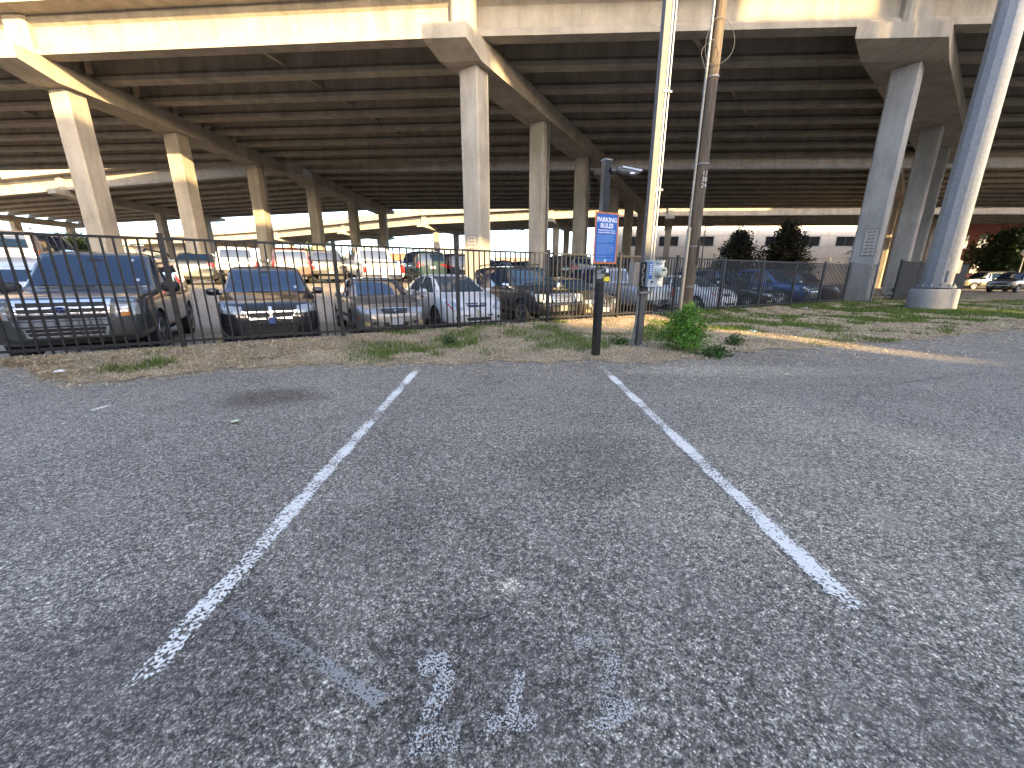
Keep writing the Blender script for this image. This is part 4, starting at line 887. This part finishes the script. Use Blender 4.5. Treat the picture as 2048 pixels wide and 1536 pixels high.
FRONT = math.atan2(-ND.y, -ND.x); BACK = math.atan2(ND.y, ND.x)
def park(ct, name, label, col, px, q=.85, head=FRONT, h=.7, dh=0, **kw):
    """q is the perpendicular distance from the fence to the end of the car that faces it"""
    s = s_at(px, q, h); x, y = sq2w(s, q+ct.L/2); return ct.build(name, label, col, x, y, head+R(dh), **kw)
park(BIG, 'parked_suv', 'large gunmetal SUV with wide chrome grille behind the fence', PGR, 128, .62, cat='suv')
park(CROSS, 'parked_crossover', 'black crossover with cross shaped chrome grille facing the fence', PB, 540, .72)
park(SEDA, 'parked_sedan', 'silver grey sedan with yellow fog lamps facing the fence', PSI2, 790, .80)
park(SEDB, 'parked_sedan', 'white sedan facing the fence beside a black SUV', PW, 958, .85)
park(SUV, 'parked_suv', 'black SUV with bright chrome face and bumper beside the white sedan', PB, 1128, .95, cat='suv')
park(SEDA, 'parked_sedan', 'dark bronze sedan behind the parking rules post', POL, 1212, 1.0)
park(PICK, 'parked_pickup', 'silver pickup backed towards the fence behind the meter pole', PSL, 1312, 1.0, BACK, cat='pickup')
park(SEDB, 'parked_hatchback', 'white car with black wheels right of the wooden utility pole', PW, 1462, .9)
park(SUV, 'parked_suv', 'navy blue SUV beside the white car behind the pickets', PNB, 1530, 1.6, cat='suv')
park(SEDA, 'parked_sedan', 'black low sedan between two blue cars behind the pickets', PB, 1560, .8)
park(PICK, 'parked_pickup', 'bright blue pickup facing the pickets near the fence corner', PBL, 1630, .9, cat='pickup')
park(SUV, 'parked_suv', 'maroon SUV parked at the fence corner', PMA, 1688, .9, cat='suv')
# rows farther back in the lot
rowlab = [(PICK, 'parked_pickup', 'white pickup showing its tailgate behind the black crossover', PW, 478, 14.5, BACK, 'pickup'),
 (SEDA, 'parked_sedan', 'dark grey sedan beside the tail of the white pickup', PDG, 395, 13.0, BACK, 'car'),
 (SUV, 'parked_suv', 'rust red SUV with red tail lights in the second row', PRE, 592, 14.5, BACK, 'suv'),
 (PICK, 'parked_pickup', 'black pickup next to the rust red SUV', PB, 668, 15, BACK, 'pickup'),
 (PICK, 'parked_pickup', 'white pickup parked behind the silver and white sedans', PW, 772, 10.5, BACK, 'pickup'),
 (SUV, 'parked_suv', 'dark teal SUV parked behind the white sedan', PTE, 868, 13.5, BACK, 'suv'),
 (SUV, 'parked_suv', 'black SUV in the second row beside the framed column', PB, 925, 15, BACK, 'suv'),
 (BIG, 'parked_suv', 'rusty red and white SUV at the far end behind the gunmetal SUV', paint('rose', (.26, .20, .18), .3), 25, 12.0, BACK, 'suv'),
 (SEDB, 'parked_sedan', 'white sedan tucked behind the gunmetal SUV', PW, -5, 7.5, BACK, 'car'),
 (SUV, 'parked_suv', 'dark grey SUV seen behind the parking rules sign', PDG, 1165, 12, BACK, 'suv'),
 (PICK, 'parked_pickup', 'black pickup behind the silver pickup', PB, 1285, 11, BACK, 'pickup')]
for ct, nm, lb, col, px, q, hd, cat in rowlab: park(ct, nm, lb, col, px, q, hd, cat=cat)
cname = {}
for n_, p_ in (('black', PB), ('dark grey', PDG), ('navy', PNB), ('silver', PSI), ('maroon', PMA), ('white', PW), ('champagne', PSI2)): cname[p_.name] = n_
cols = [PB, PDG, PNB, PSI, PB, PMA, PW, PDG, PB, PSI2]; types = [(SUV, 'parked_suv', 'suv'), (SEDB, 'parked_sedan', 'car'), (PICK, 'parked_pickup', 'pickup'), (CROSS, 'parked_crossover', 'car')]
rr = random.Random(11)
for ri, (q, s0, s1) in enumerate(((21.5, 8, 34), (31, 14, 46), (38, 20, 60), (48, 26, 76))):
    s = s0
    while s < s1:
        ct, nm, cat = types[rr.randrange(4)]; x, y = sq2w(s, q+ct.L/2)
        if min(abs(x-c[0])+abs(y-c[1]) for c in [(-21.9, 38.3), (-22.3, 30), (-1.8, 21.7), (1.8, 28.3), (5.8, 35.6), (-21, 45.6), (-20.6, 54.5), (-19.9, 64), (11.2, 46.8), (15.2, 54.8), (19.4, 63)]) > 3.2:
            pc = cols[rr.randrange(10)] if ri < 2 else PB
            ct.build(nm, '%s %s in the crowded rows deep under the freeway' % (cname[pc.name], {'suv': 'SUV', 'pickup': 'pickup', 'car': 'crossover' if ct is CROSS else 'sedan'}[cat]), pc, x, y, BACK if rr.random() < .5 else FRONT, group='cars in the far rows', simple=True, cat=cat)
        s += 2.75
# vehicles beyond the steel mast
a = gpt(1990, 592); SUV.build('parked_suv', 'dark SUV parked under trees beyond the steel mast', POL, 46, 37, R(180+20), cat='suv')
SEDA.build('parked_sedan', 'pale blue and white sedan on the street behind the steel mast', PW, 41.5, 40.5, R(190))
BIG.build('parked_van', 'olive van parked by the street trees', paint('olive', (.16, .15, .10), .1), 55, 47, R(170), cat='van')
#@@REST
# ------------------------------------------------------------------ plants
def leaf_mesh(name, C, size, cols, up=.3, aspect=.55, droop=0):
    n = len(C); d = rng.normal(size=(n, 3)); d[:, 2] += up; d /= np.linalg.norm(d, axis=1)[:, None]
    r = rng.normal(size=(n, 3)); e = np.cross(d, r); e /= np.linalg.norm(e, axis=1)[:, None]
    L = size*rng.uniform(.6, 1.3, n)[:, None]; w = L*aspect/2
    nn = np.cross(d, e)
    V = np.stack([C, C+d*L*.5+e*w+nn*L*.06, C+d*L, C+d*L*.5-e*w+nn*L*.06], 1).reshape(-1, 3)
    F = np.arange(n*4).reshape(-1, 4)
    return arr_mesh(name, V, F, LEAF, np.repeat(cols, 4, 0))
def clumps(nc, per, sampler, spread):
    C = np.array([sampler() for _ in range(nc)]); p = np.repeat(C, per, 0)+rng.normal(size=(nc*per, 3))*spread
    return p, np.repeat(rng.uniform(.6, 1.3, nc), per)
def bush(name, label, x, y, w, h, nc, per, lsz, col, sp=.06, cat='bush'):
    z = hgt(x, y); r = thing(name, label, cat, (x, y, z))
    def sm():
        a = rng.uniform(0, 2*np.pi); u = rng.random()**.5; t = rng.random()**.8
        rad = w/2*u*(1-.5*t**2)*(1+.3*math.sin(3*a+1)+.2*math.sin(7*a+9*t)); return (math.cos(a)*rad, math.sin(a)*rad, .05*h+t*h*.92*(1-.25*u))
    p, f = clumps(nc, per, sm, sp); p[:, 2] = np.maximum(p[:, 2], .01)
    c = np.array(col)[None]*f[:, None]*rng.uniform(.6, 1.4, (len(p), 1))+np.array([.05, .03, 0])[None]*(rng.random((len(p), 1)) < .15)
    link('foliage', leaf_mesh('foliage', p, lsz, c), r)
    st = MB()
    for k in range(9):
        a = rng.uniform(0, 2*np.pi); st.tube([(0, 0, -.05), (math.cos(a)*w*.12, math.sin(a)*w*.12, h*.4), (math.cos(a)*w*.28, math.sin(a)*w*.28, h*.8)], [.008, .006, .003], 5)
    st.obj('stems', M('stem', (.10, .11, .05), .8), r); return r
b = gpt(1366, 700); bush('leafy_bush', 'bright green leafy bush growing at the asphalt edge', b.x, b.y, .74, .86, 230, 20, .05, (.12, .26, .035), .06)
b = gpt(1425, 712); bush('trailing_weed', 'low green weed trailing onto the asphalt beside the leafy bush', b.x, b.y, .5, .13, 60, 14, .05, (.07, .14, .035), .04, 'weed')
for px, py, w, h, lb in ((1240, 690, .3, .12, 'small weed beside the foot of the meter pole'), (900, 690, .25, .12, 'tuft of green weed below the white sedan'), (1715, 603, .9, .75, 'leafy weed growing at the fence corner'), (1640, 604, .5, .55, 'tall weed against the pickets by the maroon SUV'), (1795, 600, 1.2, .7, 'weed growing beside the concrete plinth'),
    (1070, 650, .5, .12, 'low weed in front of the black SUV'), (1440, 622, .5, .25, 'weed beside the foot of the wooden pole'), (1300, 660, .35, .1, 'low green weed left of the leafy bush'), (1470, 690, .3, .16, 'sprig of weed right of the leafy bush')):
    b = gpt(px, py); bush('weed', lb, b.x, b.y, w, h, 30, 14, .05 if h < .3 else .09, (.06, .115, .03), .05, 'weed')
def tree(name, label, x, y, h, w, trunk_h, nc, per, lsz, col, shape='cone', sp=.35, group=None, zoff=0):
    z = hgt(x, y)+zoff; r = thing(name, label, 'tree', (x, y, z), 0, group)
    tr = MB().tube([(0, 0, -.3), (.05, 0, trunk_h), (.0, .05, h*.55), (0, 0, h*.85)], [h*.028, h*.022, h*.014, .03], 8)
    for k in range(14):
        a = rng.uniform(0, 2*np.pi); t = rng.uniform(.15, .75); zz = trunk_h+(h-trunk_h)*t; L = w/2*(1-t*.7)*.8
        tr.tube([(0, 0, zz), (math.cos(a)*L*.5, math.sin(a)*L*.5, zz+L*.25), (math.cos(a)*L, math.sin(a)*L, zz+L*.4)], [h*.009, h*.006, .01], 5)
    tr.obj('trunk', M('bark', (.09, .07, .05), .9, var=.4, scale=8), r, smooth=50)
    def sm():
        a = rng.uniform(0, 2*np.pi); t = rng.random(); u = rng.random()**.45
        prof = (1-t)**.75*(.55+.45*min(1, t*5)) if shape == 'cone' else math.sqrt(max(.02, 1-(2*t-1)**2))*(.75+.25*math.sin(5*a))
        prof *= 1+.18*math.sin(4*a+6*t)
        return (math.cos(a)*w/2*u*prof, math.sin(a)*w/2*u*prof, trunk_h*.8+(h-trunk_h*.8)*t)
    p, f = clumps(nc, per, sm, sp); c = np.array(col)[None]*f[:, None]*rng.uniform(.65, 1.35, (len(p), 1))
    link('crown', leaf_mesh('crown', p, lsz, c, up=.1), r); return r
def at_depth(px, D): return (px-1024)/FPX*(D*math.cos(PITCH)), D
x, y = at_depth(1467, 70); tree('magnolia_tree', 'shorter dark evergreen tree before the cream building', x, y, 8.2, 9.6, 1.0, 330, 26, .46, (.045, .042, .022), 'cone', .55)
x, y = at_depth(1562, 70); tree('magnolia_tree', 'taller dark evergreen tree before the cream building', x, y, 9.6, 10.4, 1.0, 380, 26, .46, (.042, .04, .02), 'cone', .55)
x, y = at_depth(2010, 50); tree('street_tree', 'spreading green tree shading the parked vehicles beyond the mast', x, y, 6.5, 9, 2.0, 420, 26, .36, (.03, .05, .015), 'round', .5)
x, y = at_depth(1740, 62); tree('street_tree', 'green tree glimpsed between the two pale columns', x, y, 7, 6, 2.0, 200, 26, .36, (.06, .085, .025), 'round', .5)
for px, D, h, w, lb in ((625, 100, 7, 8, 'sunlit green tree under the curved ramp'), (670, 104, 6, 9, 'lower sunlit green tree beside the far columns'), (150, 62, 5.5, 7, 'dark leafy tree beyond the gunmetal SUV roof'), (180, 75, 7, 6, 'yellowish sunlit tree behind the leftmost column'), (1140, 120, 6, 8, 'distant pale green tree between the columns')):
    x, y = at_depth(px, D); tree('roadside_tree', lb, x, y, h, w, 1.5, 160, 24, .4, (.11, .15, .03) if px != 150 else (.03, .05, .02), 'round', .5)

# ------------------------------------------------------------------ buildings
def cream_building():
    D = 96; x0, x1 = 24, 96; r = thing('cream_building', 'long cream panel building with a band of dark windows', 'building', (x0, D, 0))
    wall = M('cream_panel', (.60, .54, .46), .8, var=.12, scale=1.2); win = M('window_dark', (.02, .022, .025), .08, spec=.8); fr = M('window_frame', (.5, .48, .44), .6)
    MB().box(((x1-x0)/2, 8, 10), (x1-x0, 15.6, 20)).obj('core', M('building_core', (.3, .28, .25), .9), r)
    rows = [(0, 3.4), (3.4, 5.6), (5.6, 8.2), (8.2, 10.6), (10.6, 12.8), (12.8, 15.4), (15.4, 20)]
    bay = 8.2; nb = int((x1-x0)/bay)
    for ri, (za, zb_) in enumerate(rows):
        me = MB().box((0, 0, 0), (bay-.06, .3, zb_-za-.06)).mesh('panel', wall)
        for k in range(nb):
            wrow = ri in (3, 5)
            if not wrow: link('panel', me, r, ((k+.5)*bay, 0, (za+zb_)/2))
            else:
                for q, (u, ww) in enumerate(((-bay/2+.88, 1.70), (bay/2-.88, 1.70))): MB().box(((k+.5)*bay+u, 0, (za+zb_)/2), (ww, .3, zb_-za-.06)).obj('panel', wall, r)
                w = MB(); xx = (k+.5)*bay; W2 = bay-3.5; H2 = zb_-za-.1; zc = (za+zb_)/2
                w.box((xx, -.02, zc+H2/2-.06), (W2, .34, .12)).box((xx, -.02, zc-H2/2+.06), (W2, .34, .12)).box((xx-W2/2+.06, -.02, zc), (.12, .34, H2-.24)).box((xx+W2/2-.06, -.02, zc), (.12, .34, H2-.24))
                f = w.obj('window', fr, r); MB().box((xx, .08, zc), (W2-.24, .05, H2-.24)).obj('pane', win, f); MB().box((xx, .02, zc), (.07, .08, H2-.24)).obj('mullion', M('mullion', (.12, .12, .12), .5), f)
cream_building()
def block(name, label, x, y, w, d, h, col, roof=None, nwin=5, wz=None, zf=0, rz=0):
    r = thing(name, label, 'building', (x, y, zf), rz); m = M('wall_'+name+str(len(MATS)), col, .85, var=.12, scale=.8)
    MB().box((0, d/2, h/2), (w, d, h)).obj('wall', m, r)
    MB().box((0, d/2, h+.15), (w+.4, d+.4, .3)).obj('roof', M('roof_'+str(len(MATS)), roof or tuple(c*.6 for c in col), .8), r)
    if nwin:
        pm = MB().box((0, 0, 0), (w/nwin*.5, .12, h*.22)).mesh('window', MATS['window_dark']); 
        for zz in ((h*.35,) if h < 6 else (h*.28, h*.68)):
            for k in range(nwin): link('window', pm, r, ((k+.5)*w/nwin-w/2, -.03, zz))
    return r
def blk(name, label, px0, px1, D, h, *a, **k):
    x0, _ = at_depth(px0, D); x1, _ = at_depth(px1, D); return block(name, label, (x0+x1)/2, D, x1-x0, 14, h, *a, **k)
blk('brick_warehouse', 'low orange brick warehouse far beyond the ramp', 700, 845, 150, 9.5, (.36, .12, .06), nwin=9)
blk('white_shed', 'pale shed right of the orange warehouse', 848, 925, 140, 11.0, (.52, .50, .46), nwin=4)
blk('red_storehouse', 'reddish far building between the columns', 990, 1160, 170, 9, (.40, .22, .15), nwin=8)
blk('brick_house', 'red brick building with bright trim beyond the street trees', 1885, 2160, 85, 12.5, (.32, .10, .07), nwin=7)
blk('pale_warehouse', 'long pale warehouse beyond the leftmost columns', 60, 430, 128, 10.5, (.50, .47, .40), nwin=16)
blk('cream_annexe', 'cream annexe standing left of the long panel building', 1215, 1300, 110, 14, (.55, .50, .40), nwin=0)

# street lamps and far poles
def lamp(px, D, h, label, arms=2):
    x, y = at_depth(px, D); r = thing('street_lamp', label, 'street lamp', (x, y, hgt(x, y)))
    gm_ = M('lamp_grey', (.12, .12, .12), .5)
    MB().tube([(0, 0, -.2), (0, 0, h)], [.13, .08], 8).obj('post', gm_, r, smooth=50)
    for sg in ((-1, 1) if arms == 2 else (1,)):
        a = MB().tube([(0, 0, h), (sg*.9, 0, h+.25), (sg*1.6, 0, h+.2)], .05, 6).obj('arm', gm_, r); MB().box((sg*1.95, 0, h+.18), (.8, .35, .16)).obj('lamp_head', gm_, a)
lamp(1028, 95, 11.5, 'double armed street lamp seen left of the second column'); lamp(1105, 120, 12.5, 'double armed street lamp seen right of the second column'); lamp(822, 120, 13, 'slim street lamp in front of the orange warehouse', 1); lamp(843, 130, 13, 'slim street lamp beside the pale shed', 1)
def globe(px, D, label):
    x, y = at_depth(px, D); r = thing('globe_lamp', label, 'street lamp', (x, y, hgt(x, y))); gm_ = MATS['lamp_grey']
    MB().tube([(0, 0, -.2), (0, 0, 3.6)], [.09, .06], 8).obj('post', gm_, r, smooth=50); MB().lathe([(.02, 3.55), (.25, 3.7), (.3, 3.95), (.2, 4.2), (.03, 4.3)], 12).obj('globe', M('globe_white', (.75, .72, .62), .4), r, smooth=50)
globe(1405, 62, 'small globe lamp left of the two evergreens'); globe(1651, 62, 'small globe lamp right of the two evergreens'); globe(2034, 44, 'white globe lamp before the green street tree')
x, y = at_depth(1399, 64); r = thing('light_pole', 'thin dark light pole before the cream building', 'pole', (x, y, hgt(x, y)))
MB().tube([(0, 0, -.2), (0, 0, 9)], [.12, .07], 8).obj('post', MATS['lamp_grey'], r, smooth=50); MB().box((.5, 0, 8.9), (1.1, .3, .15)).obj('lamp_head', MATS['lamp_grey'], r)
# downpipes on the columns
for (cx, cy), lb in (((-.9, 18.9), 'thin downpipe running down the front middle column'), ((9.9, 39.4), 'dark downpipe on the column behind the sign')):
    pass
# ------------------------------------------------------------------ litter
def litter(px, py, mk, label, cat='litter'):
    p = gpt(px, py); o = mk(p); tag(o, label, cat); return o
def crumpled(name, col, s):
    def f(p):
        rr_ = random.Random(int(p.x*1000)); m = MB().lathe([(s*rr_.uniform(.4, .7), 0), (s*rr_.uniform(.8, 1.1), s*.12), (s*rr_.uniform(.7, 1.), s*.3), (s*.3, s*.45)], 7)
        m.v = [(a*rr_.uniform(.7, 1.3), b*rr_.uniform(.7, 1.3), c*rr_.uniform(.7, 1.2)) for a, b, c in m.v]; return m.obj(name, M('lit_'+str(col), col, .6), None, (p.x, p.y, p.z+.008))
    return f
litter(470, 845, crumpled('fallen_leaf', (.55, .56, .35), .035), 'single pale leaf lying on the bare asphalt', 'leaf')
litter(1139, 688, crumpled('paper_scrap', (.7, .7, .7), .03), 'small white scrap on the dry grass left of the sign post')
litter(118, 735, crumpled('paper_scrap', (.6, .6, .58), .07), 'flat pale scrap at the asphalt edge below the gunmetal SUV')
litter(1505, 664, crumpled('crushed_cup', (.35, .5, .5), .10), 'crushed pale green cup on the sunlit grass')
litter(1618, 660, crumpled('crumpled_wrapper', (.16, .16, .17), .10), 'dark crumpled wrapper standing in the green grass')
litter(1612, 615, crumpled('paper_bag', (.65, .65, .66), .12), 'white paper bag against the foot of the pickets')
litter(1548, 623, crumpled('paper_scrap', (.7, .7, .7), .05), 'white scrap in the grass near the pickets')

# ------------------------------------------------------------------ unseen blocks added behind the camera, shaped to cut sun and shade
def shade_block(name, label, x0, x1, h, y=-30., d=5., z0=0.):
    r = thing(name, label, 'building', ((x0+x1)/2, y, z0)); w = x1-x0
    kx = math.tan(math.pi-SUN_AZ)      # footprint sheared along the sun azimuth so depth adds no shadow
    MB().rings([[(-w/2, 0, z), (w/2, 0, z), (w/2+d*kx, -d, z), (-w/2+d*kx, -d, z)] for z in (0, h)]).obj('wall', M('shade_block_wall', (.38, .36, .34), .85, var=.15, scale=.5), r)
    n = max(1, int(w/3)); m = int(h/3.6)
    if w > 2:
        pm = MB().box((0, 0, 0), (w/n*.55, .08, 1.6)).mesh('window', M('shade_block_glass', (.05, .06, .07), .1, spec=.8))
        for i in range(n):
            for j in range(m): link('window', pm, r, ((i+.5)*w/n-w/2, .03, 3.6*j+2))
#@@SUN_BLOCKERS
shade_block('shade_block_low', 'wide unseen block added behind the camera to shade the foreground', -75, 21, 14.6)
shade_block('shade_block_grass', 'low unseen block added behind the camera, lets sun onto the grass', 23.3, 26.7, 11.9)
shade_block('shade_block_sign', 'narrow unseen block added behind the camera to shade the sign', 21, 22.4, 15.2)
shade_block('shade_block_meter', 'slim unseen block added behind the camera to shade the meter box', 22.4, 23.3, 12.9)
shade_block('shade_block_streak', 'lowest unseen block added behind the camera, leaves the sun streak gap', 26.7, 27.5, 10.7)
shade_block('shade_block_pole', 'slim unseen block added behind the camera to shade the lower wooden pole', 27.5, 28.7, 18.6)
shade_block('shade_block_tall', 'tall unseen block added behind the camera to shade the right fascia', 28.7, 37.4, 34)
shade_block('shade_block_step', 'stepped unseen block added behind the camera, leaves a lit fascia patch', 37.4, 42.7, 26.9)
shade_block('shade_block_tall', 'thin unseen slat added behind the camera to end the lit fascia patch', 42.8, 43.3, 34); shade_block('shade_block_tall', 'wide tall unseen block added behind the camera to shade the far right', 43.8, 90, 34)
r = thing('shade_slab', 'high unseen slab added behind the camera to shade the columns', 'overpass', (-75, -30, 0))
d = MB(); d.rings([[(x+6*math.tan(math.pi-SUN_AZ), -6, za), (x, 0, za), (x, 0, zb_), (x+6*math.tan(math.pi-SUN_AZ), -6, zb_)] for x, za, zb_ in ((0, 19.6, 25.0), (78, 19.6, 25.0), (102.2, 19.9, 26.5))]).obj('deck', CONC_G, r)  # unseen added slab; its edges set the light bands on the columns
MB().box((102.8, -.6, 29.5), (2.6, .8, 5.8)).obj('shade_panel', CONC_G, r)  # added panel that shades the fascia right of the middle bent
for x in (5, 30, 55, 80): MB().box((x, -3, 9.8), (1.6, 1.6, 19.6)).obj('pier', CONC_G, r)
shade_block('shade_block_far', 'tallest unseen block added behind the camera to shade the cream building', 100, 190, 46.5)  # unseen, added to put part of the cream wall in shade
